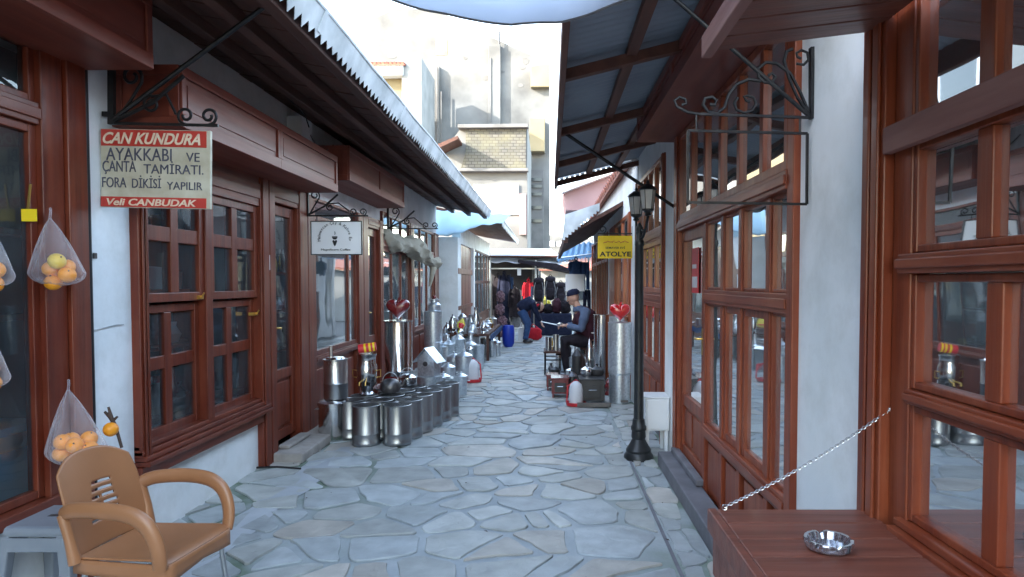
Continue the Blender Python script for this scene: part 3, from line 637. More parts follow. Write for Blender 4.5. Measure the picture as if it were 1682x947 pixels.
# ================================================================ right row
RX = 1.05; FR = Fac(RX, -1)
rr = empty('shop_row', (RX, 6.5, 0), 'right hand shop row with white pillars, tall mullioned doors and a sheet roof', 'shop row')
wb = MB(); B = lambda *a: FR.b(wb, *a)
B(2.20, 2.82, 0, 3.0, -.25, 0); B(5.50, 6.02, 0, 3.0, -.25, .012); B(2.82, 8.0, 2.66, 3.0, -.25, -.002); B(7.98, 8.55, 0, 3.0, -.25, .012); B(11.5, 11.95, 0, 2.6, -.25, .012)
B(8.55, 16.5, 2.4, 3.0, -.25, .0)
wb.build('wall', 'plaster', rr)
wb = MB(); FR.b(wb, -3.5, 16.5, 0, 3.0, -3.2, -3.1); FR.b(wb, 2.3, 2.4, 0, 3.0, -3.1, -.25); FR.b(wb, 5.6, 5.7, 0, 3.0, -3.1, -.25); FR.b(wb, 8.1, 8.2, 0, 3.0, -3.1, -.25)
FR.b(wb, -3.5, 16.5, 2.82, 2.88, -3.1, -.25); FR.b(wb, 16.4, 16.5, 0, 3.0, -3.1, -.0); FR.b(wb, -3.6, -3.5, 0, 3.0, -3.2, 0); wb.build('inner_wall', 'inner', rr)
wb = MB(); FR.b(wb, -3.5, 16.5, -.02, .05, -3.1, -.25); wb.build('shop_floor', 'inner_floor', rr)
# shopfront with door (Y 2.82..5.5)
wpost(FR, rr, 2.82, 2.90, .0, 2.66, n1=.03, groove=False); wpost(FR, rr, 5.34, 5.50, 0, 2.66, n1=.03)
for c in (3.20, 3.67, 4.05, 4.50): wpost(FR, rr, c-.03, c+.03, .06, 1.90, n1=.012, groove=False)
rail(FR, rr, 2.90, 5.34, 1.90, 1.985, n1=.035); rail(FR, rr, 2.90, 4.46, 1.36, 1.45, n1=.026); rail(FR, rr, 2.90, 4.46, .47, .555, n1=.026)
window(FR, rr, 2.90, 5.34, 1.985, 2.66, mull=[(3.28, .055), (3.68, .055), (4.08, .055), (4.48, .055), (4.90, .055)], fr=.045)
cb = MB().grid(lambda u, v: (1.125+.012*math.sin(u*60), 2.88+u*2.5, 2.0+v*.62), 120, 2); cb.build('curtain', 'net_curtain', rr, smooth=80, solid=.003)
for a, b in ((2.90, 3.17), (3.23, 3.64), (3.70, 4.02), (4.08, 4.47)):
    window(FR, rr, a, b, 1.45, 1.90, fr=.018, n0=-.04, n1=.003, glass='glass_far')
    window(FR, rr, a, b, .555, 1.36, fr=.018 if a in (2.90, 4.08) else .042, n0=-.04, n1=.003, glass='glass_far')
    pb = MB(); FR.b(pb, a, b, .06, .47, -.05, -.02); FR.b(pb, a+.035, b-.035, .10, .43, -.02, -.004); pb.build('panel', 'woodr_z', rr, bevel=.008)
door(FR, rr, 4.54, 5.34, .14, 1.90, .62, st=.085, panels=2, handle='near')
shutter_box(FR, rr, 2.55, 5.62, 2.665, 2.86, .31, 2)
# second shopfront (Y 6.02..7.98)
wpost(FR, rr, 6.02, 6.14, 0, 2.66, n1=.03); wpost(FR, rr, 7.86, 7.98, 0, 2.66, n1=.03)
rail(FR, rr, 6.14, 7.86, 1.90, 1.98, n1=.03); rail(FR, rr, 6.14, 7.86, 1.30, 1.40, n1=.02); rail(FR, rr, 6.14, 7.86, .58, .68, n1=.02)
window(FR, rr, 6.14, 7.86, 1.98, 2.66, mull=[(6.6, .06), (7.0, .06), (7.4, .06)], fr=.045, wood='wood_far')
window(FR, rr, 6.14, 7.86, 1.40, 1.90, mull=[(6.56, .06), (7.0, .06), (7.43, .06)], fr=.045, wood='wood_far'); window(FR, rr, 6.14, 7.86, .68, 1.30, mull=[(6.56, .06), (7.0, .06), (7.43, .06)], fr=.045)
for k in range(4):
    pb = MB(); a = 6.14+k*.43; FR.b(pb, a, a+.43, .06, .58, -.05, -.015); FR.b(pb, a+.04, a+.39, .12, .52, -.015, .002); pb.build('panel', 'woodr_z', rr, bevel=.008)
# third and fourth fronts: boarded door and shop openings
wpost(FR, rr, 8.55, 8.75, 0, 2.4, n1=.03, wood='wood_far')
for y0, y1 in ((8.75, 9.65), (9.65, 10.55)):
    door(FR, rr, y0, y1, .05, 2.05, 1.1, wood='wood_far', st=.11, panels=2)
window(FR, rr, 8.75, 10.55, 2.05, 2.4, mull=[(9.65, .05)], wood='wood_far'); wpost(FR, rr, 10.55, 11.5, 0, 2.4, n1=.02, wood='wood_far')
for y0, y1 in ((11.95, 13.3), (13.3, 14.7), (14.7, 16.4)):
    pb = MB(); FR.b(pb, y0, y1, .02, .7, -.05, 0); FR.b(pb, y0+.08, y1-.08, .12, .6, 0, .015); pb.build('panel', 'woodr_z', rr); window(FR, rr, y0, y1, .7, 2.4, mull=[((y0+y1)/2, .06)], trans=[(1.9, .06)])
# tile roof over the row
rb = MB(); rb.prism([(.95, 2.98), (.95, 3.06), (3.6, 4.05), (3.6, 3.95)], 'Y', -3.6, 16.6); rb.prism([(3.6, 3.95), (3.6, 4.05), (6, 3.2), (6, 3.1)], 'Y', -3.6, 16.6)
for k in range(70): y = -3.5+k*.287; rb.tube([(.93, y, 3.06), (3.6, y, 4.06)], .055, 6, flat=1)
rb.build('roof', 'tile_red', rr, smooth=50)
MB().box(4.12, 4.25, -3.6, 16.5, 0, 3.5).build('wall', 'plaster', rr)
# near window front (Y -3 .. 2.2)
nf = empty('window_bay', (RX, 1.0, 0), 'closest right-hand wooden window bay with a faded plank bar across its panes', 'shop window')
wpost(FR, nf, 2.06, 2.20, 0, 2.64, n1=.03); wpost(FR, nf, 1.955, 2.055, .0, 2.64, n1=.0, groove=False)
def nwin(y0, y1, z0, z1, ms): return window(FR, nf, y0, y1, z0, z1, mull=[(m, .06) for m in ms], fr=.022, n0=-.06, n1=-.005)
nwin(-3.2, 1.955, 1.93, 2.62, (1.645, 1.25, .7, -.3, -1.2)); nwin(-3.2, 1.955, 1.585, 1.90, (1.645, 1.25, .7, -.3, -1.2))
rail(FR, nf, -3.2, 1.985, 1.525, 1.582, n1=.022)
nwin(-3.2, 1.955, 1.19, 1.522, (1.598, 1.22, .7, -.3, -1.2)); rail(FR, nf, -3.2, 1.955, 1.145, 1.188, n1=.008); nwin(-3.2, 1.955, .80, 1.143, (1.598, 1.22, .7, -.3, -1.2))
sb = MB()
for k in range(3): FR.b(sb, -3.2, 1.985, .80-.024*(k+1), .798-.024*k, -.06, .02+.022*k)
sb.build('window_sill', 'woodr_y', nf, bevel=.004)
wb = MB(); FR.b(wb, -3.4, 1.98, 0, .72, -.2, .0); wb.build('wall', 'plaster', nf)
bb = MB(); bb.beam(W(1456, 241, 2.02), W(1682, 164, 2.02*552/779), .03, .085, up=(0, 0, 1))
p0 = W(1456, 241, 2.02); bb = MB(); bb.box(1.005, 1.035, -2.5, 2.04, 1.885, 1.965)
bb.build('cross_bar', 'bar_wood', nf, bevel=.004)
# folded-up shutter leaf above that window, and folded-down leaf serving as a table
up = MB(); 
for k in range(22):
    y1 = 2.16-k*.128; sl = lambda x: 2.235+(x-.52)*.12
    y0 = y1-.120; up.add([(x, y, sl(x)+dz) for dz in (0, .022) for x, y in ((.52, y0), (1.03, y0), (1.03, y1), (.52, y1))], [(0,3,2,1),(4,5,6,7),(0,1,5,4),(1,2,6,5),(2,3,7,6),(3,0,4,7)])
tag(up.build('shutter_leaf', 'table_wood', bevel=.003), 'plank shutter leaf folded up as a canopy over the close right window', 'shutter')
uo = bpy.data.objects['shutter_leaf']
eb = MB(); eb.box(.485, .518, -.7, 2.17, 2.215, 2.285); eb.build('edge_strip', 'bar_wood', uo, bevel=.004)
tl = empty('fold_down_table', (.78, 1.2, .76), 'plank counter hinged below the close right window and held by a chain', 'table')
tb = MB()
for k in range(22):
    y1 = 2.16-k*.128; tb.box(.545, 1.03, y1-.121, y1, .735, .760)
tb.build('tabletop', 'table_wood', tl, bevel=.004)
tb = MB(); tb.box(.515, .543, -.7, 2.165, .690, .762); tb.box(.545, 1.03, 2.03, 2.06, .70, .733); tb.build('edge_strip', 'table_wood', tl, bevel=.004)
tb = MB(); tb.box(.53, .552, -.7, 2.15, .55, .683); tb.box(.532, .55, -.7, 2.14, .42, .54); tb.build('apron', 'table_wood', tl, bevel=.004)
tb = MB(); tb.box(.519, .530, 1.70, 1.83, .615, .628); tb.build('latch', 'steel_dull', tl)
for y in (1.95, .4): MB().box(.60, .65, y, y+.05, .012, .70).build('leg', 'table_wood', tl)
# blue sheet overhang with timber grid
ov = empty('sheet_canopy', (.6, 5.2, 2.8), 'dark sheet-metal canopy on a timber grid above the right side', 'canopy')
ez = lambda x: 2.70+(x-.1)*.25
sb = MB()
def corr(u, v):
    x = .06+u*1.05+.04*v*0; y = 2.3+v*5.75; return (x-(.05 if False else 0), y, ez(x)+.045+.008*math.sin(y*2*math.pi/.08))
sb.grid(corr, 2, 560); sb.build('roof_sheet', 'sheet_blue', ov, smooth=80)
rb = MB()
for y in (2.55, 3.83, 5.27, 6.70, 7.98): rb.add([(x, yy, ez(x)+dz) for dz in (-.06, -.0) for x, yy in ((.09, y-.03), (1.06, y-.03), (1.06, y+.03), (.09, y+.03))], [(0,3,2,1),(4,5,6,7),(0,1,5,4),(1,2,6,5),(2,3,7,6),(3,0,4,7)])
for x in (.46, .80): rb.box(x-.03, x+.03, 2.3, 8.04, ez(x)-.022, ez(x)+.025)
rb.build('rafter', 'canopy_wood', ov, bevel=.003)
rb = MB(); rb.box(.055, .088, 2.3, 8.05, 2.61, 2.74); rb.build('edge_board', 'canopy_wood', ov, bevel=.003)
rb = teeth((.05, 8.06, 2.745), (1.05, 8.06, ez(1.05)+.045), .02, 16, depth=.05); rb.build('eave_trim', 'trim_metal', ov)
rb = MB(); rb.tube([(.12, 5.27, 2.66), (1.04, 5.50, 2.10)], .014, 8); rb.build('stay_rod', 'iron', ov, smooth=50)
# grey step slab along the right front
st = MB(); st.box(.885, 1.035, 2.7, 5.45, 0, .115); st.box(.985, 1.045, 4.48, 5.40, .117, .165)
tag(st.build('stone_step', 'slab', bevel=.01), 'long dark stone step below the right shop doors', 'step')
gb = MB(); gb.box(.665, .685, .6, 5.7, -.0, .004)
tag(gb.build('gutter_line', 'slab'), 'narrow gutter groove between the flagstones and the edging stones', 'gutter', kind='structure')
# ================================================================ far end of the street
def simple_box(name, mt, parent, *b, bevel=0): return MB().box(*b).build(name, mt, parent, bevel=bevel)
def poly_px(pts, Z): return [((W(x, y, Z)).x, (W(x, y, Z)).z) for x, y in pts]
# big weathered gable building
bg_ = empty('rendered_building', (-6, 36, 0), 'huge weathered plaster gable building closing the view at the street end', 'building')
ZB = 34.0
out = poly_px([(520, 470), (520, 150), (560, 70), (600, 36), (648, 14), (720, 16), (760, 40), (820, 66), (903, 104), (903, 470)], ZB)
MB().prism(out, 'Y', ZB, ZB+9).build('wall', 'wall_far', bg_)
b = MB()
p = poly_px([(705, 108), (722, 108), (722, 240), (705, 240)], ZB-.25); b.prism(p, 'Y', ZB-.25, ZB-.002)
b.build('flue', 'wall_far', bg_, bevel=.02); b = MB()
p = poly_px([(802, 75), (822, 72), (822, 205), (802, 205)], ZB-.3); b.prism(p, 'Y', ZB-.3, ZB-.002); b.build('flue', 'wall_far', bg_, bevel=.02)
q = W(820, 80, ZB-.2); b = MB().tube([(q.x, q.y, q.z-.3), (q.x, q.y, q.z+.85)], .05, 8); b.build('chimney_pipe', 'iron', bg_)
for px in (717, 712, 806, 808): pass
b = MB()
for px, y0, y1 in ((718, 110, 235), (725, 150, 240), (806, 95, 200)):
    a = W(px, y0, ZB-.32); c = W(px, y1, ZB-.32); b = MB(); b.tube([a, c], .035, 6); b.build('rain_pipe', 'wall_grey', bg_)
b = MB().prism(poly_px([(715, 66), (735, 66), (735, 90), (715, 90)], ZB), 'Y', ZB-.02, ZB+.1); b.build('brick_patch', 'brick', bg_)
rk = random.Random(5)
for i in range(9):
    x = rk.uniform(600, 880); y = rk.uniform(90, 250); w = rk.uniform(5, 18); h = rk.uniform(3, 9); b = MB()
    b.prism(poly_px([(x, y), (x+w*.6, y+rk.uniform(-2, 1)), (x+w, y+h*.4), (x+w*.9, y+h), (x+w*.4, y+h*1.4), (x+w*.1, y+h)], ZB), 'Y', ZB-.012, ZB+.02); b.build('plaster_patch', 'wall_grey', bg_)
b = MB().prism(poly_px([(893, 108), (903, 108), (903, 145), (872, 145), (872, 112)], ZB-.1), 'Y', ZB-.4, ZB-.002); b.build('balcony', 'wall_yellow', bg_, bevel=.03)
b = MB().prism(poly_px([(870, 196), (895, 196), (895, 250), (870, 250)], ZB-.5), 'Y', ZB-.8, ZB-.002); b.build('balcony', 'wall_yellow', bg_, bevel=.03)
b = MB().prism(poly_px([(868, 280), (893, 280), (893, 470), (868, 470)], ZB-.6), 'Y', ZB-.9, ZB-.002); b.build('stair_tower', 'wall_grey', bg_)
for y in (292, 303, 316, 338, 360): b = MB(); b.prism(poly_px([(872, y), (890, y), (890, y+5), (872, y+5)], ZB-.95), 'Y', ZB-.97, ZB-.902); b.build('louvre', 'dark_void', bg_)
# lower stone-faced annexe in front of it
an = empty('stone_house', (-3, 28, 0), 'lower house with a mossy stone-block band and a white window below it', 'house')
ZA = 27.0
MB().prism(poly_px([(700, 480), (700, 275), (735, 240), (757, 210), (866, 205), (866, 480)], ZA), 'Y', ZA, ZA+6.5).build('wall', 'wall_far', an)
MB().prism(poly_px([(765, 208), (864, 207), (864, 276), (757, 276), (765, 250)], ZA-.1), 'Y', ZA-.12, ZA-.002).build('stone_band', 'stone_band', an)
b = MB().prism(poly_px([(752, 204), (868, 203), (868, 209), (752, 210)], ZA-.3), 'Y', ZA-.35, ZA-.002); b.build('ledge', 'wall_grey', an, bevel=.02); b = MB(); b.prism(poly_px([(750, 276), (868, 276), (868, 281), (750, 281)], ZA-.3), 'Y', ZA-.35, ZA-.002); b.build('ledge', 'wall_grey', an, bevel=.02)
b = MB().prism(poly_px([(722, 242), (755, 228), (756, 233), (724, 248)], ZA-.6), 'Y', ZA-1.2, ZA-.002); b.build('awning_board', 'dark_wood', an)
def far_window(parent, x0, x1, y0, y1, Z, n=2, m='white_paint', dep=.08):
    a = W(x0, y0, Z); c = W(x1, y1, Z); t = .07; mb = MB()
    mb.box(a.x, a.x+t, Z-dep, Z-.002, c.z, a.z); mb.box(c.x-t, c.x, Z-dep, Z-.002, c.z, a.z); mb.box(a.x+t, c.x-t, Z-dep, Z-.002, a.z-t, a.z); mb.box(a.x+t, c.x-t, Z-dep, Z-.002, c.z, c.z+t)
    for k in range(1, n): x = a.x+(c.x-a.x)*k/n; mb.box(x-t*.4, x+t*.4, Z-dep, Z-.002, c.z+t, a.z-t)
    mb.box(a.x+t, c.x-t, Z-dep*.9, Z-.002, (a.z+c.z)/2+.15, (a.z+c.z)/2+.22)
    w = mb.build('window', m, parent); MB().box(a.x+t, c.x-t, Z-.02, Z-.004, c.z+t, a.z-t).build('pane', 'card_white', w); return w
far_window(an, 778, 852, 303, 352, ZA, 3)
MB().prism(poly_px([(853, 318), (864, 318), (864, 385), (853, 385)], ZA-.15), 'Y', ZA-.2, ZA-.002).build('curtain', 'pink_render', an)
# small house with red tiled roof in front of the gable, left
yh = empty('small_house', (-9, 31, 0), 'small yellow house with a red tiled roof and white gutter above the left roof edge', 'house')
ZY = 30.0
MB().prism(poly_px([(560, 480), (560, 122), (664, 122), (664, 480)], ZY), 'Y', ZY, ZY+2.5).build('wall', 'wall_yellow', yh)
MB().prism(poly_px([(660, 100), (692, 93), (692, 480), (660, 480)], ZY-.4), 'Y', ZY-.4, ZY+3).build('side_wall', 'wall_white', yh)
MB().prism(poly_px([(575, 106), (662, 104), (662, 123), (575, 125)], ZY-.5), 'Y', ZY-.55, ZY-.002).build('gutter', 'white_paint', yh, bevel=.04)
b = MB(); a = W(560, 104, ZY-.6); c = W(664, 104, ZY-.6)
b.add([a, c, c+Vector((.3, 1.6, .45)), a+Vector((0, 1.6, .45)), a-Vector((0, 0, .08)), c-Vector((0, 0, .08)), c+Vector((.3, 1.6, .37)), a+Vector((0, 1.6, .37))], [(0,1,2,3),(7,6,5,4),(0,4,5,1),(1,5,6,2),(2,6,7,3),(3,7,4,0)])
for k in range(16): t = a+(c-a)*(k+.5)/16; b.tube([t+Vector((0, 0, .02)), t+Vector((.1, 1.6, .47))], .06, 6)
b.build('roof', 'tile_red', yh, smooth=50)
# hazy blocks in the far gap
fb = empty('far_building', (2, 60, 0), 'pale low building seen in the gap far behind the market', 'building')
MB().prism(poly_px([(885, 480), (885, 388), (908, 385), (935, 392), (1010, 392), (1010, 480)], 60), 'Y', 60, 66).build('wall', 'wall_far', fb)
for x in (890, 903, 915): far_window(fb, x, x+8, 396, 404, 60, 1)
# -------- second left shop (jogs into the street)
FS = Fac(-1.96, 1)
s2 = empty('shop_building', (-1.96, 17.5, 0), 'second left shop with white posts and a zinc edged roof beyond the first row', 'shop building')
wb = MB(); FS.b(wb, 14.30, 14.80, 0, 2.46, -.3, 0); FS.b(wb, 14.80, 22.0, 2.35, 2.75, -.2, -.01); FS.b(wb, 14.3, 22, 0, 2.75, -2.6, -2.5); FS.b(wb, 14.30, 14.40, 0, 2.46, -2.5, -.3); wb.build('wall', 'plaster', s2)
for y in (16.9, 21.6): wb = MB(); FS.b(wb, y, y+.22, 0, 2.35, -.2, .05); wb.build('post', 'white_paint', s2, bevel=.01)
pb = MB(); FS.b(pb, 14.35, 16.9, 0, 2.35, -.15, -.05)
for k in range(9): FS.b(pb, 14.38+k*.28, 14.38+k*.28+.24, .05, 2.3, -.05, -.02)
FS.b(pb, 14.35, 16.9, 1.68, 1.80, -.02, .015); FS.b(pb, 14.35, 16.9, .9, .98, -.02, .015); pb.build('boarding', 'wood_z', s2)
window(FS, s2, 17.2, 21.6, .6, 2.35, mull=[(18.1, .07), (19.0, .07), (19.9, .07), (20.8, .07)], trans=[(1.5, .07)], wood='dark_wood', glass='glass_far')
pb = MB(); FS.b(pb, 17.2, 21.6, 0, .58, -.1, 0); pb.build('panel', 'dark_wood', s2)
rb = MB(); e0 = Vector((-1.02, 14.6, 2.98)); 
rb.prism([(-1.06, 2.80), (-1.06, 2.86), (-2.1, 3.08), (-4.4, 3.6), (-4.4, 3.5), (-2.1, 2.98)], 'Y', 15.0, 22.4); rf = rb.build('roof', 'dark_wood', s2)
tb = teeth((-1.04, 15.0, 2.875), (-1.04, 22.5, 2.875), .09, 56, drop=Vector((-.25, 0, -1)).normalized(), depth=.05); tb.tube([(-1.045, 15.0, 2.88), (-1.045, 22.5, 2.88)], .02, 8); tb.build('eave_trim', 'trim_metal', rf)
# pale blue tarpaulin slung in the gap
def tarpf(u, v):
    a = W(708+u*132, 344+u*8, 14.9); b = W(714+u*112, 386-(u**1.4)*22+3*math.sin(u*7), 14.05)
    p = a.lerp(b, v); p.z += -.05*math.sin(u*math.pi)*math.sin(v*math.pi)+.012*math.sin(u*31+v*5); p.y += .05*math.sin(u*17); return p
tp = MB().grid(tarpf, 30, 10).build('tarpaulin', 'tarp', solid=.004, smooth=80)
tag(tp, 'pale blue tarpaulin slung across the gap between the two left roofs', 'tarpaulin')
# -------- second right roof and what stands beyond
s3 = empty('roof_shelter', (.8, 13, 0), 'farther right sheet roof with a grey scalloped gable edge', 'roof')
zb = lambda x, y: 2.14+(x-.2)*.62
rb = MB(); rb.prism([(.20, 2.13), (.20, 2.18), (1.35, 2.83), (1.35, 2.77)], 'Y', 9.6, 16); rb.build('roof_sheet', 'dark_wood', s3)
q = [W(x, y, 9.55) for x, y in ((928, 352), (985, 333), (985, 342), (923, 393))]
b = MB(); n = 12
for i in range(n):
    t0, t1, tm = i/n, (i+1)/n, (i+.5)/n
    a0 = q[0].lerp(q[1], t0); a1 = q[0].lerp(q[1], t1); b0 = q[3].lerp(q[2], t0); b1 = q[3].lerp(q[2], t1); bm_ = b0+Vector((.0, 0, .03))
    vs = [a0, a1, b1, Vector((b1.x, b1.y, b0.z)) if False else b0.lerp(b1, .98)+Vector((0, 0, -.045)), b0]; m_ = len(vs)
    b.add(vs+[p+Vector((0, .01, 0)) for p in vs], [tuple(range(m_)), tuple(reversed(range(m_, 2*m_)))]+[(k, (k+1) % m_, (k+1) % m_+m_, k+m_) for k in range(m_)])
b.build('gable_trim', 'trim_metal', s3)
rb = MB(); rb.box(.2, .26, 9.6, 16, 2.06, 2.13)
rb.build('edge_board', 'dark_wood', s3)
s4 = empty('pink_house', (1.0, 18, 0), 'pink rendered upper wall with a white sloping verge beyond the sheet canopy', 'house')
MB().prism(poly_px([(930, 345), (925, 315), (1012, 283), (1050, 283), (1050, 345)], 17), 'Y', 17, 19).build('wall', 'pink_render', s4)
b = MB().prism(poly_px([(922, 318), (922, 309), (1014, 272), (1014, 283)], 16.8), 'Y', 16.7, 16.998); b.build('verge', 'white_paint', s4, bevel=.02)
MB().box(1.4, 2.4, 17.02, 18.98, 0, 3.4).build('lower_wall', 'plaster', s4)
# blue scalloped awning
aw = empty('blue_awning', (.6, 17, 2.2), 'light blue striped awning with scalloped edge far along the right side', 'awning')
a0, a1, b1, b0 = W(922, 402, 18.5), W(977, 397, 18.5), W(977, 416, 17.2), W(915, 424, 17.2)
b = MB().grid(lambda u, v: a0.lerp(a1, u).lerp(b0.lerp(b1, u), v)+Vector((0, 0, .03*math.sin(u*40))), 40, 4); b.build('cloth', 'awning_blue', aw, solid=.004)
tb = teeth(b0+Vector((0, -.01, 0)), b1+Vector((0, -.01, 0)), .06, 12, drop=(0, 0, -1), depth=.05); tb.build('valance', 'awning_blue', aw)
b = MB(); b.tube([b0, a0+Vector((0, 0, -.4))], .015); b.tube([b1, a1+Vector((0, 0, -.4))], .015); b.tube([(1.0, 17.3, 0), (1.0, 17.3, 2.3)], .025); b.tube([b0, b1], .02); b.build('frame', 'steel_dull', aw)
# -------- market stall closing the street
ms = empty('market_stall', (-.6, 21, 0), 'covered clothes stall with white awning across the street end', 'market stall')
ZS = 21.5
a = W(806, 432, ZS)
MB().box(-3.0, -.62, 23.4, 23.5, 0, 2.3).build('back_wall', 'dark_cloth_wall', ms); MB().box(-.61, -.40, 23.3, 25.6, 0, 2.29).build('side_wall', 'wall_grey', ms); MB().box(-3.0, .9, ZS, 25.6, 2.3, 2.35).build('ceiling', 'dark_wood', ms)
b = MB().grid(lambda u, v: W(806, 408, ZS+2.0).lerp(W(905, 408, ZS+2.0), u).lerp(W(806, 430, ZS).lerp(W(940, 434, ZS), u), v)+Vector((0, 0, -.03*math.sin(u*25)*v)), 40, 6)
b.build('awning', 'awning', ms, solid=.006, smooth=80)
b = MB().prism([(-1.0, 2.12), (1.0, 1.72), (1.02, 1.76), (.2, 2.08), (-1.0, 2.2)], 'Y', ZS-.6, ZS+1.6); b.build('side_roof', 'cloth_black', ms)
b = MB()
for x in (-1.9, -.45, .78): b = MB(); b.tube([(x, ZS-.1, 0), (x, ZS-.1, 2.2 if x < 0 else 1.8)], .03, 8); b.build('post', 'steel_dull', ms)
b = MB().box(-1.95, .7, ZS+.3, ZS+.34, 1.92, 1.96); b.build('hanging_rail', 'steel_dull', ms)
b = MB().prism(poly_px([(850, 440), (856, 440), (856, 452), (850, 452)], ZS-.2), 'Y', ZS-.3, ZS-.2); b.build('lamp', 'card_white', ms)
# garments on hangers
def garment(name, px, y0, y1, w, Z, mt, label, cat=None, group='clothes hanging in the end stall', shoulders=True):
    t = W(px, y0, Z); bt = W(px, y1, Z); h = t.z-bt.z; ww = w*Z/F; ph = rk.uniform(0, 6); mb = MB()
    if name == 'trousers':
        for s_ in (-1, 1):
            mb.tube([(t.x+s_*ww*.18, t.y, t.z), (t.x+s_*ww*.22, t.y+.01, t.z-h*.3), (t.x+s_*ww*.26, t.y-.02, t.z-h*.65), (t.x+s_*ww*.27, t.y, bt.z)], [ww*.24, ww*.25, ww*.2, ww*.2], 12, flat=.45, nrm=(1, 0, 0))
    else:
        def f(u, v):
            a = 2*math.pi*u; wd = ww*(.10+.34*min(1, v*7)**.6+.10*v); rr_ = 1+.10*math.sin(a*5+ph)+.06*math.sin(a*9+v*4)
            return Vector((t.x+math.cos(a)*wd*rr_, t.y+math.sin(a)*.10*rr_*min(1, .3+v*5), t.z-h*v-.06*abs(math.cos(a))*max(0, 1-v*5)+.02*math.sin(a*5+ph)*v))
        mb.grid(f, 26, 12)
        for s_ in (-1, 1): mb.tube([(t.x+s_*ww*.36, t.y, t.z-.08), (t.x+s_*ww*.52, t.y-.03, t.z-h*.3), (t.x+s_*ww*.56, t.y-.05, t.z-h*.68)], [ww*.13, ww*.13, ww*.10], 10)
        mb.tube(scroll(t.x, t.z+.0, ww*.12, ww*.12, 0, 1, t.y), ww*.05, 6)
    mb.tube([(t.x, t.y, t.z), (t.x, t.y, t.z+.08), (t.x+.03, t.y, t.z+.11)], .006, 6)
    o = mb.build(name, mt, smooth=70); tag(o, label, cat or name, group); return o
garment('jacket', 868, 460, 498, 16, 21.6, 'cloth_red', 'bright red jacket hanging under the stall awning')
garment('trousers', 869, 500, 545, 13, 21.7, 'cloth_maroon', 'dark maroon trousers hanging below the red jacket')
garment('jacket', 845, 470, 520, 16, 22.0, 'cloth_black', 'black jacket hanging left of the red jacket')
garment('coat', 848, 492, 545, 18, 22.2, 'cloth_grey', 'grey coat hanging behind the stooping person')
garment('coat', 828, 448, 540, 18, 22.4, 'cloth_navy', 'long navy coat hanging at the left of the stall')
garment('trousers', 838, 455, 530, 12, 22.6, 'cloth_denim', 'dark jeans hanging between the navy coat and black jacket')
garment('coat', 818, 450, 535, 14, 22.8, 'cloth_black', 'long black coat hanging beside the white post')
garment('trousers', 877, 470, 530, 12, 21.3, 'cloth_navy', 'navy trousers hanging right of the red jacket')
garment('shirt', 883, 478, 500, 11, 20.9, 'card_white', 'white shirt hanging below the black rucksacks')
garment('shirt', 895, 490, 508, 15, 21.2, 'cloth_yellow', 'yellow shirt hanging among the dark bags')
garment('trousers', 892, 505, 548, 15, 21.2, 'cloth_maroon', 'dark maroon trousers below the yellow shirt')
garment('trousers', 905, 505, 548, 13, 21.3, 'cloth_black', 'black trousers hanging beside the seated man')
garment('jacket', 946, 425, 452, 20, 15.5, 'cloth_denim', 'blue denim jacket under the blue awning', group='denim clothes on the right')
garment('trousers', 962, 430, 475, 14, 15.2, 'cloth_denim', 'blue jeans hanging beside the denim jacket', group='denim clothes on the right')
garment('trousers', 964, 476, 512, 14, 15.4, 'cloth_navy', 'dark blue trousers hanging below the jeans', group='denim clothes on the right')
def sup(mb, c, rx, ry, rz, e=.55, wob=0, n=22, m=14):
    """rounded box: superellipsoid"""
    sg_ = lambda q: (abs(q)**e)*(1 if q >= 0 else -1)
    return mb.grid(lambda u, v: Vector(c)+Vector((sg_(math.cos(2*math.pi*u))*sg_(math.sin(math.pi*v))*rx, sg_(math.sin(2*math.pi*u))*sg_(math.sin(math.pi*v))*ry, -sg_(math.cos(math.pi*v))*rz))*(1+wob*math.sin(u*31+v*9)+wob*math.sin(v*23+u*12)), n, m)
for px, y0, y1, lb in ((885, 456, 496, 'black rucksack hanging nearest the red jacket'), (904, 454, 492, 'black rucksack hanging highest in the middle of the row'), (921, 464, 500, 'black rucksack hanging just left of the seated man')):
    t = W(px, y0, 20.6); bt = W(px, y1, 20.6); h = t.z-bt.z; b = MB(); sup(b, ((t.x+bt.x)/2, t.y, (t.z+bt.z)/2), .17, .11, h/2, .62, .03); b.tube(scroll(t.x, t.z+.02, .04, .04, 0, 1, t.y), .012, 5)
    sup(b, (t.x, t.y-.10, bt.z+h*.3), .12, .06, h*.2, .5); sup(b, (t.x, t.y-.02, t.z-h*.12), .16, .12, h*.12, .6)
    o = b.build('rucksack', 'cloth_black', smooth=60); tag(o, lb, 'rucksack', 'rucksacks hanging in the stall')
    for s_ in (-1, 1): b = MB(); b.tube([(t.x+s_*.08, t.y-.10, t.z-.05), (t.x+s_*.15, t.y-.14, (t.z+bt.z)/2), (t.x+s_*.12, t.y-.06, bt.z-.05), (t.x+s_*.13, t.y-.03, bt.z-.22)], .014, 6); b.build('strap', 'cloth_grey', o, smooth=60)
b = MB(); a = W(929, 450, 14.5); c = W(960, 478, 14.5); b.box(a.x, c.x, 14.4, 14.5, c.z, a.z); o = b.build('notice_board', 'sign_white', bevel=.01); tag(o, 'blank pale board standing behind the seated man', 'board')
b = MB(); b.tube([((a.x+c.x)/2, 14.45, 0), ((a.x+c.x)/2, 14.45, c.z)], .02); b.build('post', 'steel_dull', o)
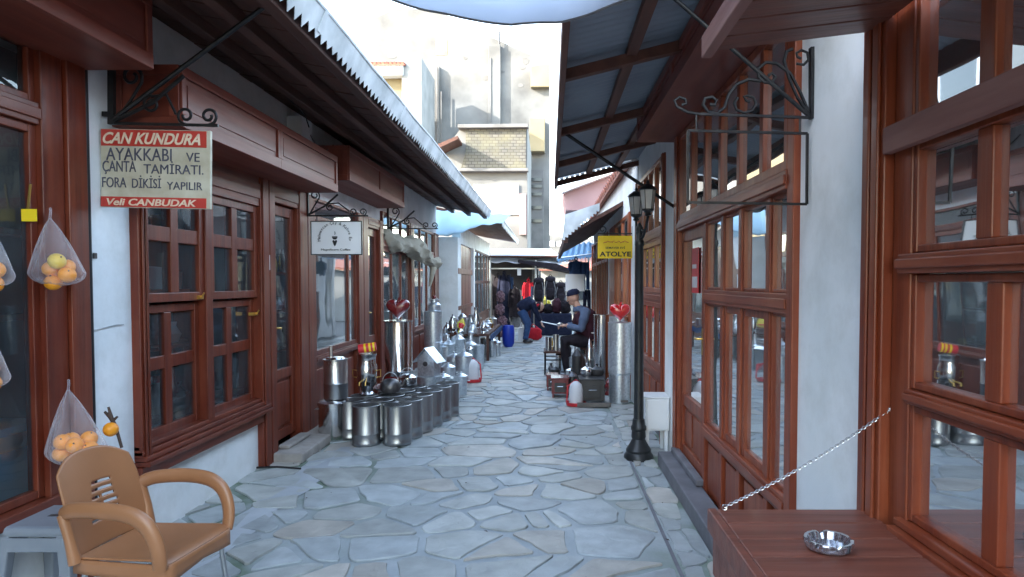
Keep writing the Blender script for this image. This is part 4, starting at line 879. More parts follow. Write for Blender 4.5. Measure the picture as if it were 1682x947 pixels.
# blue plastic barrel, stacked bundles, red bag
b = MB(); c = W(835, 570, 15.4); b.lathe([(.13, 0), (.19, .10), (.20, .35), (.19, .52), (.16, .58), (.13, .585), (.12, .54)], (c.x, c.y, .012), 20); o = b.build('barrel', 'bag_blue', smooth=50); o.scale = (.72, .72, .85); tag(o, 'dark blue plastic barrel standing before the clothes stall', 'barrel')
c = W(876, 560, 17.2); b = MB(); sup(b, (c.x, c.y, .17), .22, .12, .155, .6, .04); b.tube([(c.x-.15, c.y, .3), (c.x, c.y, .42), (c.x+.15, c.y, .3)], .012, 6); o = b.build('shoulder_bag', 'cloth_red', smooth=60); tag(o, 'crimson bag lying on the paving beside the stooping person', 'bag')
c = W(857, 545, 16.6); b = MB(); b.box(c.x-.09, c.x+.09, c.y-.05, c.y+.05, .02, .36); b.tube([(c.x-.06, c.y, .36), (c.x, c.y, .5), (c.x+.06, c.y, .36)], .008, 6); o = b.build('carrier_bag', 'card_white', bevel=.03); tag(o, 'white carrier bag hanging by the stooping person', 'bag')
for k, (px, py, lb) in enumerate(((822, 487, 'topmost pink patterned bundle by the white post'), (821, 508, 'second pink patterned bundle from the top by the white post'), (825, 528, 'third pink patterned bundle from the top by the white post'), (820, 552, 'lowest patterned bundle, on the paving by the white post'))):
    c = W(px, py, 18.2); b = MB(); sup(b, (c.x, c.y, max(.15, c.z)), .11+.01*k, .12, .14, .8, .12); o = b.build('bundle', 'cloth_pink', smooth=60); tag(o, lb, 'bundle', 'patterned bundles stacked by the white post')
# ================================================================ signs and ironwork
def bracket_left(y, x0, z0, reach, k=1.0):
    """wall bracket with scrolls; wall at x0, arm at height z0"""
    mb = MB()
    mb.box(x0+.03, x0+.06, y-.012, y+.012, z0, z0+.34*k); mb.box(x0, x0+.03, y-.012, y+.012, z0+.04, z0+.065); mb.box(x0, x0+.03, y-.012, y+.012, z0+.30*k, z0+.325*k)
    mb.box(x0+.06, x0+reach, y-.006, y+.006, z0, z0+.014)
    mb.tube([(x0+.06, y, z0+.01), (x0+.14*k, y, z0+.12*k), (x0+.20*k, y, z0+.22*k)]+scroll(x0+.15*k, z0+.25*k, .055*k, .02*k, -20, 1.2, y, 18), .009*k, 6)
    mb.tube([(x0+.06, y, z0+.02), (x0+.26*k, y, z0+.12*k), (x0+.42*k, y, z0+.26*k)], .012*k, 6)
    mb.tube(scroll(x0+reach-.05, z0+.055*k, .045*k, .014*k, -90, 1.3, y), .008*k, 6)
    mb.tube(scroll(x0+reach-.17*k, z0+.055*k, .045*k, .014*k, -90, -1.3, y), .008*k, 6)
    mb.tube([(x0+reach-.17*k-.05*k, y, z0+.06*k), (x0+reach*.55, y, z0+.16*k), (x0+reach*.42, y, z0+.15*k)]+scroll(x0+reach*.42, z0+.11*k, .045*k, .015*k, 90, 1.3, y, 18), .008*k, 6)
    return mb
sg = empty('hanging_sign', (-2.05, 3.5, 1.95), 'hanging cream and red sign for shoe and bag repair on scrolled iron bracket', 'sign')
mb = bracket_left(3.52, -2.335, 2.315, .60)
mb.tube([(-2.30, 3.52, 2.33), W(430, 5, 3.52)], .013, 8)
mb.build('bracket', 'iron', sg, smooth=50)
y = 3.50; x0, x1 = -2.335, -1.765; za, zb_ = 2.29, 1.885
b = MB(); b.box(x0, x1, y, y+.02, zb_, za); brd = b.build('board', 'sign_cream', sg, bevel=.003)
b = MB(); b.box(x0+.004, x1-.02, y-.003, y-.0005, za-.088, za-.004); b.build('red_band', 'sign_red', brd)
b = MB(); b.box(x0+.002, x1-.02, y-.003, y-.0005, zb_+.003, zb_+.055); b.build('red_band', 'sign_red', brd)
yy = y-.005
text('CAN KUNDURA', 'lettering', brd, x0+.015, x1-.05, za-.078, za-.018, yy, 'sign_pale', shear=.35, off=.025)
text('AYAKKABI', 'lettering', brd, x0+.03, x0+.37, za-.162, za-.098, y-.003, 'ink_blue')
text('VE', 'lettering', brd, x1-.125, x1-.055, za-.162, za-.116, y-.003, 'ink_blue')
text('ÇANTA', 'lettering', brd, x0+.012, x0+.185, za-.235, za-.165, y-.003, 'ink_blue')
text('TAMİRATI.', 'lettering', brd, x0+.225, x1-.035, za-.228, za-.162, y-.003, 'ink_blue')
text('FORA', 'lettering', brd, x0+.010, x0+.135, za-.303, za-.250, y-.003, 'ink_blue')
text('DİKİSİ', 'lettering', brd, x0+.165, x0+.315, za-.303, za-.238, y-.003, 'ink_blue')
text('YAPILIR', 'lettering', brd, x0+.345, x1-.04, za-.308, za-.268, y-.003, 'ink_blue')
text('Veli CANBUDAK', 'lettering', brd, x0+.035, x1-.07, zb_+.010, zb_+.046, yy, 'sign_pale', shear=.2, off=.02)
sg.rotation_euler = (0, R(1.2), 0)
# white coffee sign
s5 = empty('hanging_sign', (-2.0, 5.9, 2.0), 'small white rectangular sign with black cup emblem hanging on iron bracket', 'sign')
yS = 6.35; a = W(512, 364, yS); c = W(594, 417, yS)
bracket_left(yS, -2.335, a.z+.05, .62, .8).tube([(a.x+.05, yS, a.z+.05), (a.x+.05, yS, a.z)], .004, 5).tube([(c.x-.05, yS, a.z+.05), (c.x-.05, yS, a.z)], .004, 5).build('bracket', 'iron', s5, smooth=50)
b = MB(); b.box(a.x, c.x, yS-.008, yS+.008, c.z, a.z); brd = b.build('board', 'sign_white', s5)
b = MB(); t = .008
for q in ((a.x-t, a.x, c.z-t, a.z+t), (c.x, c.x+t, c.z-t, a.z+t), (a.x, c.x, a.z, a.z+t), (a.x, c.x, c.z-t, c.z)): b.box(q[0], q[1], yS-.012, yS+.012, q[2], q[3])
b.build('frame', 'iron', s5)
yt = yS-.011; cx = (a.x+c.x)/2-.015; W_ = c.x-a.x; H_ = a.z-c.z
text('Magnificent Coffee', 'lettering', brd, a.x+W_*.19, c.x-W_*.22, c.z+H_*.09, c.z+H_*.17, yt, 'ink')
arc = 'Mehmetcan Çay & Kahve Ev'; rad = W_*.29; n = len(arc); cz = c.z+H_*.50
for i, ch in enumerate(arc):
    if ch == ' ': continue
    an_ = R(188-i*(196/(n-1)))
    cu = bpy.data.curves.new('t', 'FONT'); cu.body = ch; cu.size = .040; cu.extrude = .001; cu.align_x = 'CENTER'; cu.resolution_u = 2
    t_ = bpy.data.objects.new('t', cu); col.objects.link(t_); bpy.context.view_layer.update()
    me = bpy.data.meshes.new_from_object(t_.evaluated_get(bpy.context.evaluated_depsgraph_get())); bpy.data.objects.remove(t_)
    ro = an_-math.pi/2
    for v in me.vertices:
        X, Z_ = v.co.x, v.co.y; v.co = Vector((cx+rad*math.cos(an_)+X*math.cos(ro)-Z_*math.sin(ro), yt-v.co.z, cz+rad*math.sin(an_)*.95+X*math.sin(ro)+Z_*math.cos(ro)))-world_loc(s5)
    me.materials.clear(); me.materials.append(M['ink'])
    if i == 0: base_me = [me]
    else: base_me.append(me)
vs, fs = [], []
for me in base_me:
    o_ = len(vs); vs += [v.co.copy() for v in me.vertices]; fs += [tuple(o_+k for k in p.vertices) for p in me.polygons]
me = bpy.data.meshes.new('lettering'); me.from_pydata([tuple(v) for v in vs], [], fs); me.materials.append(M['ink']); ob = bpy.data.objects.new('lettering', me); col.objects.link(ob); ob.parent = brd
b = MB(); k = W_*.055
b.prism([(cx+k*math.cos(R(t)), cz+.008+k*.9*math.sin(R(t))) for t in range(180, 361, 15)], 'Y', yt-.001, yt)
b.prism([(cx-k, cz+.010), (cx+k, cz+.010), (cx+k, cz+.016), (cx-k, cz+.016)], 'Y', yt-.001, yt)
b.prism([(cx-k*.9, cz-.03), (cx-k*.5, cz-.018), (cx, cz-.03), (cx+k*.5, cz-.018), (cx+k*.9, cz-.03), (cx+k*.4, cz-.065), (cx, cz-.08), (cx-k*.4, cz-.065)], 'Y', yt-.001, yt)
b.tube([(cx, yt, cz+.03), (cx+.004, yt, cz+.045), (cx, yt, cz+.06)], .003, 4)
b.build('emblem', 'ink', brd)
# yellow workshop sign
s6 = empty('hanging_sign', (.83, 8.4, 2.0), 'yellow workshop sign with black capitals behind the street lamp', 'sign')
yS = 8.45; a = W(982, 387, yS); c = W(1039, 424, yS)
b = MB(); b.box(a.x, c.x, yS-.01, yS+.01, c.z, a.z); brd = b.build('board', 'yellow_sign', s6)
b = MB(); b.box(c.x-.01, c.x+.02, yS-.005, yS+.005, a.z-.02, a.z+.12); b.box(a.x, 1.04, yS-.006, yS+.006, a.z+.02, a.z+.035); b.tube(scroll(a.x+.06, a.z+.08, .05, .015, -90, 1.2, yS), .007, 5)
b.build('bracket', 'iron', s6)
W_ = c.x-a.x; H_ = a.z-c.z; yt = yS-.012
text('ATOLYE', 'lettering', brd, a.x+W_*.05, c.x-W_*.05, c.z+H_*.08, c.z+H_*.30, yt, 'ink', off=.025)
text('SEMAVER EVİ', 'lettering', brd, a.x+W_*.22, c.x-W_*.22, c.z+H_*.42, c.z+H_*.54, yt, 'ink', off=.01)
b = MB()
for k in range(9):
    q = a.x+W_*(.16+.08*k); b.tube([(q, yt, c.z+H_*(.68+.03*(k % 3))), (q+.018, yt, c.z+H_*(.72+.05*(k % 2))), (q+.035, yt, c.z+H_*(.70+.02*(k % 4)))], .0035, 4)
b.build('ornament', 'sign_red', brd)
# empty iron frame on scrolled bracket, right pillar
s7 = empty('sign_frame', (1.04, 2.70, 1.8), 'empty black iron sign frame hanging from a big scrolled bracket on white pillar', 'sign frame')
yS = 2.70; b = MB()
def pp(x, y): return W(x, y, yS)
def P2(l): return [pp(*q) for q in l]
b.beam(pp(1333, 78), pp(1333, 195), .014, .028, up=(0, 1, 0)); b.beam(pp(1350, 78), pp(1333, 80), .014, .014); b.beam(pp(1350, 164), pp(1333, 172), .014, .014)
b.beam(pp(1150, 187), pp(1333, 193), .012, .010)
b.tube(P2([(1150, 187), (1130, 184), (1112, 175), (1108, 165), (1116, 159), (1126, 163), (1127, 170), (1120, 172)]), .006, 6)
b.tube(P2([(1166, 171), (1174, 172), (1177, 165), (1170, 159), (1158, 161), (1155, 172), (1163, 183), (1178, 186), (1190, 176), (1197, 155), (1210, 138), (1230, 130), (1250, 133)]), .007, 6)
b.tube(P2([(1232, 167), (1226, 165), (1222, 158), (1228, 157), (1238, 160), (1242, 170), (1236, 181), (1222, 185), (1210, 180), (1206, 170), (1212, 160)]), .006, 6)
b.tube(P2([(1262, 124), (1268, 120), (1274, 126), (1268, 135), (1256, 135), (1246, 126), (1246, 112), (1258, 102), (1276, 104), (1298, 120), (1314, 150), (1330, 188)]), .007, 6)
b.tube(P2([(1316, 96), (1310, 93), (1308, 87), (1316, 82), (1326, 86), (1328, 98), (1320, 106), (1308, 104)]), .006, 6)
b.tube(P2([(1330, 190), (1310, 160), (1296, 128), (1288, 100), (1292, 84), (1302, 80)]), .007, 6)
b.tube([pp(1330, 191), pp(1102, -8)], .009, 8)
b.build('bracket', 'iron', s7, smooth=50)
b = MB(); A = [pp(1130, 214), pp(1326, 219), pp(1325, 335), pp(1130, 332)]
for i in range(4): b.beam(A[i], A[(i+1) % 4], .010, .009, up=(0, 1, 0))
b.tube([pp(1144, 188), pp(1144, 214)], .004, 5); b.tube([pp(1314, 192), pp(1314, 218)], .004, 5)
b.build('frame', 'iron', s7)
# rolled canvas and small frame at the tall left windows
def canv(u, v):
    x0_, y0_ = 629+u*92, 386+u*44+5*math.sin(u*9); Zc = 9.4+u*2.4; c_ = W(x0_, y0_, Zc); r = (.085+.05*math.sin(u*math.pi)+.03*math.sin(u*13))*(1 if .03 < u < .97 else .4)
    a_ = 2*math.pi*v; r *= 1+.14*math.sin(a_*5+u*22)+.09*math.sin(a_*9-u*37)+.10*math.sin(u*41); return c_+Vector((math.cos(a_)*r*.9, 0, math.sin(a_)*r))
o = MB().grid(canv, 60, 20).build('rolled_canvas', 'canvas', smooth=70); tag(o, 'bundle of rolled beige canvas tied up before the tall left windows', 'canvas roll')
b = MB(); b.tube([W(700, 415, 11.6), W(712, 440, 11.6), W(706, 470, 11.6)], [.09, .06, .02], 10); b.build('loose_end', 'canvas', o, smooth=70)
b = bracket_left(9.5, -2.33, W(640, 376, 9.5).z, .75, 1.0); o2 = b.build('iron_bracket', 'iron', smooth=50); tag(o2, 'scrolled iron bracket over the rolled canvas', 'bracket')
# white cloth awning across the top of the view
def awn(u, v):
    px = 640+u*400; yy_ = 41*math.sin(math.pi*min(1, max(0, u)))**.55+2*math.sin(u*11)
    px = 640+u*400; kx = [640, 700, 760, 840, 920, 970, 1040]; ky = [-4, 15, 28, 39, 34, 21, -6]; ii = max(i for i in range(6) if px >= kx[i]-1e-6); tt = (px-kx[ii])/(kx[ii+1]-kx[ii]); yy_ = ky[ii]+(ky[ii+1]-ky[ii])*tt+1.2*math.sin(u*19)
    p = W(px, yy_, 2.27); p.y -= v*1.2; p.z += v*.5-.06*math.sin(math.pi*v)+.02*math.sin(u*23)*v; return p
o = MB().grid(awn, 48, 10).build('cloth_awning', 'awning', solid=.006, smooth=80); tag(o, 'pale sagging cloth awning stretched over the street at the top', 'awning')
b = MB(); b.tube([awn(i/48, 0) for i in range(49)], .007, 6); b.build('hem', 'cloth_grey', o, smooth=50)
# ---------------------------------------------------------------- street lamp
lp = empty('street_lamp', (.755, 5.65, 0), 'black cast iron street lamp with two glass lanterns by the right shops', 'street lamp')
lx, ly = .755, 5.65
b = MB(); b.lathe([(.125, 0), (.125, .03), (.105, .06), (.108, .08), (.075, .13), (.055, .17), (.062, .19), (.058, .24), (.066, .25), (.066, .275), (.055, .29), (.050, .34)], (lx, ly, 0), 24); b.build('base', 'lamp_black', lp, smooth=40)
b = MB(); b.lathe([(.043, .34), (.040, .8), (.034, 1.8), (.040, 1.81), (.040, 1.84), (.028, 1.86), (.022, 1.93), (.030, 1.94), (.030, 1.96), (.006, 2.0)], (lx, ly, 0), 16); b.build('post', 'lamp_black', lp, smooth=40)
for s_ in (-1, 1):
    c_ = Vector((lx+.018-.018*s_, ly+.22*s_, 2.09))
    d_ = (c_-Vector((lx, ly, 2.09))).normalized()
    b = MB(); pts = [Vector((lx, ly, 1.86))+d_*(.03+.19*(1-math.cos(t*math.pi/2)) if False else .03+.20*t)+Vector((0, 0, -.05*math.sin(t*math.pi)+.17*t)) for t in [i/10 for i in range(11)]]
    b.tube(pts, .011, 8); b.ball(pts[4]+Vector((0, 0, .04)), .02, 8, 6); b.build('arm', 'lamp_black', lp, smooth=50)
    ln = MB(); ln.lathe([(.010, -.06), (.03, -.05), (.022, -.03), (.05, -.012), (.05, 0)], c_, 12)
    ln.lathe([(.070, .150), (.078, .155), (.060, .175), (.026, .20), (.010, .205), (.015, .215), (.004, .235)], c_, 12)
    for k in range(6):
        a_ = k*math.pi/3; ln.tube([c_+Vector((.046*math.cos(a_), .046*math.sin(a_), 0)), c_+Vector((.066*math.cos(a_), .066*math.sin(a_), .152))], .003, 5)
    lo = ln.build('lantern', 'lamp_black', lp, smooth=40)
    g = MB(); g.lathe([(.044, .0), (.063, .151)], c_, 6); g.build('glass', 'lamp_glass', lo)
    g = MB(); g.ball(c_+Vector((0, 0, .075)), .028, 10, 8, sz=1.3); g.build('bulb', 'card_white', lo, smooth=60)
# white meter cabinet
mc = empty('meter_cabinet', (.94, 5.85, 0), 'small white metal cabinet on legs behind the lamp base', 'cabinet')
b = MB(); b.box(.82, 1.03, 5.72, 5.98, .22, .50); b.box(.815, 1.035, 5.715, 5.985, .50, .515); b.build('body', 'white_paint', mc, bevel=.008)
b = MB(); b.box(.835, 1.015, 5.712, 5.719, .235, .485); b.build('door', 'white_paint', mc, bevel=.004)
for x in (.83, .99):
    for y_ in (5.735, 5.94): MB().box(x, x+.028, y_, y_+.028, 0, .22).build('leg', 'white_paint', mc)

# low counter of dark goods before the stall and a sunlit house beyond it
ct = empty('goods_counter', (-.1, 19.2, 0), 'low draped counter heaped with dark goods between the stooping person and the seated man', 'counter')
b = MB(); b.box(-.42, .62, 18.6, 19.4, .02, .62); b.build('drape', 'cloth_navy', ct, bevel=.03)
for k, (x, rx, rz, mt_) in enumerate(((-.30, .13, .16, 'cloth_maroon'), (-.05, .14, .13, 'cloth_black'), (.20, .13, .20, 'cloth_maroon'), (.44, .15, .17, 'cloth_black'))):
    b = MB(); sup(b, (x, 18.9, .62+rz), rx, .16, rz, .7, .08); o = b.build('heap', mt_, smooth=70); tag(o, ('maroon heap at the left end of the draped counter', 'low black heap second on the draped counter', 'tall maroon heap third on the draped counter', 'black heap at the right end of the draped counter')[k], 'heap of cloth', 'heaps of cloth on the draped counter')
hb_ = empty('sunlit_house', (1.2, 27, 0), 'bright low house wall seen beyond the stall on the right', 'house')
MB().box(-.35, 5.5, 26.5, 30, 0, 1.95).build('wall', 'wall_white', hb_); MB().prism([(26.2, 1.95), (26.2, 2.05), (30.2, 2.7), (30.2, 2.6)], 'X', -.5, 5.7).build('roof', 'tile_red', hb_)
b = MB(); b.box(.9, 1.4, 26.44, 26.499, .8, 1.6); b.build('window', 'dark_void', hb_)
# ================================================================ goods: tinsmiths' wares
def on_street(px, py):
    """ground point seen at pixel"""
    p1 = W(px, py, 1.0); t = -CH/(p1.z-CH); return Vector((0, 0, CH))+(p1-Vector((0, 0, CH)))*t
SP = .016
def open_pot(name='steel_pot'):
    b = MB(); b.lathe([(.0001, 0), (.124, 0), (.129, .006), (.129, .03), (.1265, .036), (.1265, .10), (.128, .104), (.1265, .108), (.1265, .352), (.131, .356), (.131, .362), (.127, .364), (.125, .360)], (0, 0, 0), 36)
    o = b.build(name, 'pot_steel', local=True, smooth=45, fixn=False)
    b = MB(); b.lathe([(.1248, .360), (.1235, .02), (.0001, .015)], (0, 0, 0), 36); b.build('inside', 'pot_inner', o, local=True, smooth=45)
    return o
pot0 = open_pot(); used = [0]
def put(proto, loc, rz, label, group, flag, sc_=1.0, cat=None):
    o = proto if flag[0] == 0 else copy_tree(proto)
    flag[0] += 1; o.location = loc; o.rotation_euler = (0, 0, rz); o.scale = (sc_,)*3; tag(o, label, cat, group); return o
ordn = ['front', 'second', 'third', 'fourth', 'fifth', 'sixth', 'seventh']
c0 = Vector((-1.405, 6.12)); dr = Vector((.052, .268)); dc = Vector((-.275, -.015))
for j, rn in enumerate(('row nearest the paving', 'middle row', 'row nearest the shop')):
    for i in range((6, 5, 3)[j]):
        if j == 2 and i < 1: continue
        p = c0+dr*i+dc*j
        put(pot0, (p.x+random.uniform(-.006, .006), p.y+random.uniform(-.006, .006), SP), random.uniform(0, 3), f'open steel pot, {ordn[i]} in the {rn}', 'open steel pots in rows on the paving', used, 1, 'pot')
# generic lathed wares
def ware(kind, mt, prof, loc, label, cat, group=None, seg=24, parts=(), sc_=1, rz=0):
    b = MB(); b.lathe(prof, (0, 0, 0), seg); o = b.build(kind, mt, local=True, smooth=40)
    for nm, mm, fn in parts: q = MB(); fn(q); q.build(nm, mm, o, local=True, smooth=50)
    o.location = loc; o.rotation_euler.z = rz; o.scale = (sc_,)*3; return tag(o, label, cat, group)
def knob(z, r=.018): return lambda q: q.lathe([(.006, 0), (.008, .012), (r, .02), (r, .032), (.004, .04)], (0, 0, z), 12)
def lid(r, z, h=.04): return ('lid', 'steel', lambda q: (q.lathe([(r+.006, z), (r+.008, z+.008), (r*.9, z+.014), (r*.4, z+h), (.012, z+h+.006), (.009, z+h+.02), (.016, z+h+.03), (.002, z+h+.038)], (0, 0, 0), 24)))
def bail(r, z, h=.12): return ('handle', 'steel_dull', lambda q: q.tube([(r*math.cos(math.pi*t/14), .0, z+h*math.sin(math.pi*t/14)) for t in range(15)], .004, 6))
def sideh(r, z): return ('handle', 'steel_dull', lambda q: [q.tube([(s_*r, -.03, z), (s_*(r+.03), -.028, z), (s_*(r+.034), .028, z), (s_*r, .03, z)], .004, 6) for s_ in (-1, 1)])
# stack at the far left: stockpot with tall can on its lid
g0 = on_street(549, 722); gx, gy = g0.x, g0.y
ware('stockpot', 'steel', [(.0001, 0), (.135, 0), (.142, .01), (.140, .32), (.150, .325), (.150, .335), (.0001, .336)], (gx, gy, SP), 'wide lidded stockpot standing by the door step', 'pot', 'lidded steel pots in the stacks', 28, [('lid', 'steel', lambda q: q.lathe([(.152, .337), (.152, .35), (.12, .375), (.0001, .385)], (0, 0, 0), 28)), sideh(.14, .28)])
zt = SP+.385
ware('water_boiler', 'steel_dull', [(.0001, 0), (.108, 0), (.112, .01), (.110, .14), (.113, .145), (.110, .15), (.110, .36), (.116, .365), (.116, .372), (.0001, .374)], (gx+.02, gy, zt), 'tall steel can standing on the wide stockpot', 'can', None, 28,
     [('pipe', 'steel_dull', lambda q: q.tube([(-.04, 0, .37), (-.04, 0, .50)], .016, 10)), ('lid', 'steel', lambda q: q.lathe([(.09, .374), (.08, .39), (.0001, .395)], (0, 0, 0), 24))])
ware('stockpot', 'steel_dull', [(.0001, 0), (.125, 0), (.13, .01), (.13, .30), (.14, .305), (.0001, .31)], (gx+.22, gy+.35, SP), 'lidded stockpot behind the first one in the stacks', 'pot', 'lidded steel pots in the stacks', 28, [('lid', 'steel', lambda q: q.lathe([(.142, .312), (.14, .325), (.11, .345), (.0001, .35)], (0, 0, 0), 28))])
g1 = Vector((gx+.22, gy+.35)); z1 = SP+.35
ware('samovar', 'steel', [(.0001, 0), (.07, 0), (.075, .02), (.055, .04), (.06, .08), (.095, .12), (.10, .30), (.085, .33), (.09, .40), (.098, .41), (.098, .42), (.0001, .42)], (g1.x-.0, g1.y, z1), 'steel samovar with brass taps standing on the second stockpot', 'samovar', None, 24,
     [('tap', 'gold', lambda q: [q.tube([(.0+s_*.02, -.09, .16), (s_*.03, -.16, .15), (s_*.03, -.165, .12)], .008, 8) for s_ in (-1, 1)]), ('handle', 'gold', lambda q: [q.tube([(s_*.1, 0, .25), (s_*.14, 0, .26), (s_*.14, 0, .19), (s_*.1, 0, .18)], .006, 6) for s_ in (-1, 1)])])
b = MB(); b.lathe([(.0001, 0), (.055, 0), (.057, .02), (.057, .20), (.055, .22), (.0001, .22)], (0, 0, 0), 20, rot=Matrix.Rotation(R(90), 3, 'Y')); o = b.build('roll', 'red_plastic', local=True, smooth=40); o.location = (g1.x-.08, g1.y, z1+.465); o.scale = (.78, .78, .78)
o.rotation_euler = (0, R(-8), R(10)); tag(o, 'small red cylinder with yellow stripes lying on top of the samovar', 'canister')
b = MB()
for k in (.07, .13, .18): b.lathe([(.0575, k), (.0582, k+.006), (.0582, k+.02), (.0575, k+.026)], (0, 0, 0), 20, rot=Matrix.Rotation(R(90), 3, 'Y'))
b.build('stripe', 'yellow_sign', o, local=True, smooth=40)
z2 = SP
for (dx, dy, r_, h_, lb) in ((.42, .50, .11, .26, 'low round pan with lid between the stacks and the boiler'), (.50, .95, .12, .30, 'lidded pan close behind the round low pan'), (.25, .85, .12, .34, 'lidded pan against the wooden panel behind the samovar')):
    ware('saucepan', 'steel', [(.0001, 0), (r_, 0), (r_+.004, .01), (r_, h_), (r_+.008, h_+.006), (.0001, h_+.008)], (gx+dx, gy+dy, SP), lb, 'pan', 'lidded pans behind the pot rows', 24, [lid(r_, h_+.008)])
ware('kettle', 'tin_dark', [(.0001, 0), (.09, 0), (.105, .03), (.10, .09), (.06, .13), (.0001, .14)], (gx+.42, gy+.50, SP+.36), 'squat dark teapot on the low round pan', 'teapot', None, 20,
     [('spout', 'tin_dark', lambda q: q.tube([(.08, 0, .05), (.14, 0, .08), (.16, 0, .13)], [.018, .012, .009], 8)), bail(.085, .09, .11)])
ware('kettle', 'steel', [(.0001, 0), (.08, 0), (.10, .03), (.095, .09), (.055, .12), (.0001, .13)], (gx+.50, gy+.95, SP+.36), 'bright steel teapot on the lidded pan', 'teapot', None, 20, [bail(.085, .08, .11)])
# tall polished boiler with red heart
def heart(loc, s_, mt, label):
    """puffy heart"""
    def f(u, v):
        a = 2*math.pi*u; ph = math.pi*v
        hx = 16*math.sin(a)**3/17; hz = (13*math.cos(a)-5*math.cos(2*a)-2*math.cos(3*a)-math.cos(4*a))/17
        k = math.sin(ph)**.5; return Vector((hx*k*s_, -math.cos(ph)*s_*.6, (hz*k)*s_))
    b = MB().grid(f, 40, 14); o = b.build('heart_ornament', mt, local=True, smooth=80); o.location = loc
    q = MB(); q.tube([(0, 0, -s_*.9), (0, 0, -s_*1.25)], .02, 8); q.build('stem', 'steel_dull', o, local=True)
    q = MB(); q.tube([(0, 0, s_*.35), (.005, 0, s_*.6), (.02, 0, s_*.85)], [.020, .014, .012], 8); q.build('knob', mt, o, local=True); return tag(o, label, 'ornament')
bl = Vector((W(655, 640, 7.7).x, 7.7, 0)); bz = W(655, 526, 7.7).z
b = ware('tall_boiler', 'steel', [(.0001, 0), (.155, 0), (.16, .01), (.158, .46), (.162, .465), (.158, .47), (.158, bz-.03), (.168, bz-.025), (.170, bz-.015), (.0001, bz-.014)], (bl.x, bl.y, SP), 'tall polished steel boiler with dark firebox behind the pot rows', 'boiler', None, 32,
     [('firebox', 'dark_red', lambda q: q.lathe([(.1625, .10), (.166, .11), (.166, .40), (.1625, .41)], (0, 0, 0), 32)), ('firebox_door', 'tin_dark', lambda q: q.box(-.05, .05, -.180, -.160, .18, .32)), ('label_plate', 'card_white', lambda q: q.box(.09, .13, -.155, -.135, .22, .27))])
heart((bl.x, bl.y, SP+bz+.13), .145, 'dark_red', 'dark red glossy heart on top of the tall polished boiler')
# galvanised tall cylinder (Z about 11.2)
gl = W(712, 600, 11.0); gz = W(712, 511, 11.0).z
ware('flue_pipe', 'galv', [(.0001, 0), (.15, 0), (.152, .01), (.150, .5), (.155, .505), (.150, .51), (.150, gz-.02), (.158, gz-.015), (.0001, gz-.012)], (gl.x, gl.y, SP), 'tall galvanised drum standing against the left tall windows', 'drum', None, 28)
ware('milk_can', 'galv', [(.0001, 0), (.10, 0), (.105, .01), (.105, .10), (.06, .14), (.058, .17), (.085, .18), (.085, .19), (.0001, .20)], (gl.x+.02, gl.y, SP+gz-.008), 'small capped can on top of the tall galvanised drum', 'can', None, 24, [('knob', 'dark_red', lambda q: q.ball((0, 0, .225), .03, 12, 8)), bail(.09, .12, .10)])
# little tin house
th = empty('tin_lantern', (0, 0, 0), 'small galvanised tin house with pitched roof beside the tall boiler', 'tin house')
q = W(705, 620, 8.2); b = MB(); b.box(-.11, .11, -.09, .09, 0, .20); b.prism([(-.11, .20), (.11, .20), (0, .32)], 'Y', -.09, .09); b.build('body', 'galv', th, local=True)
b = MB(); 
for s_ in (-1, 1): b.add([(0, -.12, .345), (s_*.17, -.12, .165), (s_*.17, .12, .165), (0, .12, .345), (0, -.12, .338), (s_*.17, -.12, .158), (s_*.17, .12, .158), (0, .12, .338)], [(0,1,2,3),(7,6,5,4),(0,4,5,1),(1,5,6,2),(2,6,7,3),(3,7,4,0)])
b.build('roof', 'galv', th, local=True)
b = MB(); b.lathe([(.0001, 0), (.03, 0), (.03, .012), (.0001, .012)], (0, -.092, .15), 14, rot=Matrix.Rotation(R(90), 3, 'X')); b.build('opening', 'tin_dark', th, local=True)
th.location = (q.x, q.y, SP+.34); th.rotation_euler.z = R(-18)
ware('feed_bin', 'galv', [(.0001, 0), (.14, 0), (.15, .33), (.16, .335), (.0001, .338)], (q.x, q.y, SP), 'galvanised bin under the tin house', 'bin', None, 24)
# galvanised cans with lids trailing down the left edge
def lid_can(r, h): return [(.0001, 0), (r*.93, 0), (r*.95, .01), (r, h*.9), (r*1.04, h*.91), (r*1.04, h*.93), (r*.9, h*.96), (r*.4, h*1.04), (r*.15, h*1.06), (r*.2, h*1.12), (.0001, h*1.14)]
places = [(742, 668, .34, .105, 'open galvanised bucket nearest the pot rows', 0), (728, 655, .30, .09, 'narrow capped can behind the open bucket', 1), (757, 650, .27, .085, 'small capped can beside the paving, third from the pots', 1), (736, 640, .33, .10, 'capped can beside the small tin house', 1),
          (762, 628, .42, .125, 'broad galvanised bin with flat lid near the poultry drinker', 1), (746, 625, .38, .11, 'capped can to the left of the broad bin', 1), (734, 612, .45, .10, 'slim tall can close to the galvanised drum', 1), (752, 606, .42, .12, 'tall domed can behind the broad bin', 1),
          (772, 600, .40, .12, 'domed can right behind the poultry drinker', 1), (786, 606, .40, .105, 'tapered galvanised bucket at the outer edge of the goods', 0), (764, 592, .45, .11, 'domed can in the middle of the far cluster', 1), (778, 586, .42, .11, 'domed can below the goods table', 1),
          (745, 590, .5, .10, 'slim can deep in the far cluster', 1), (797, 584, .34, .10, 'short steel pot before the goods table', 0), (808, 588, .36, .09, 'shiny canister at the street side of the table', 1), (817, 586, .30, .07, 'narrow canister nearest the blue barrel', 1)]
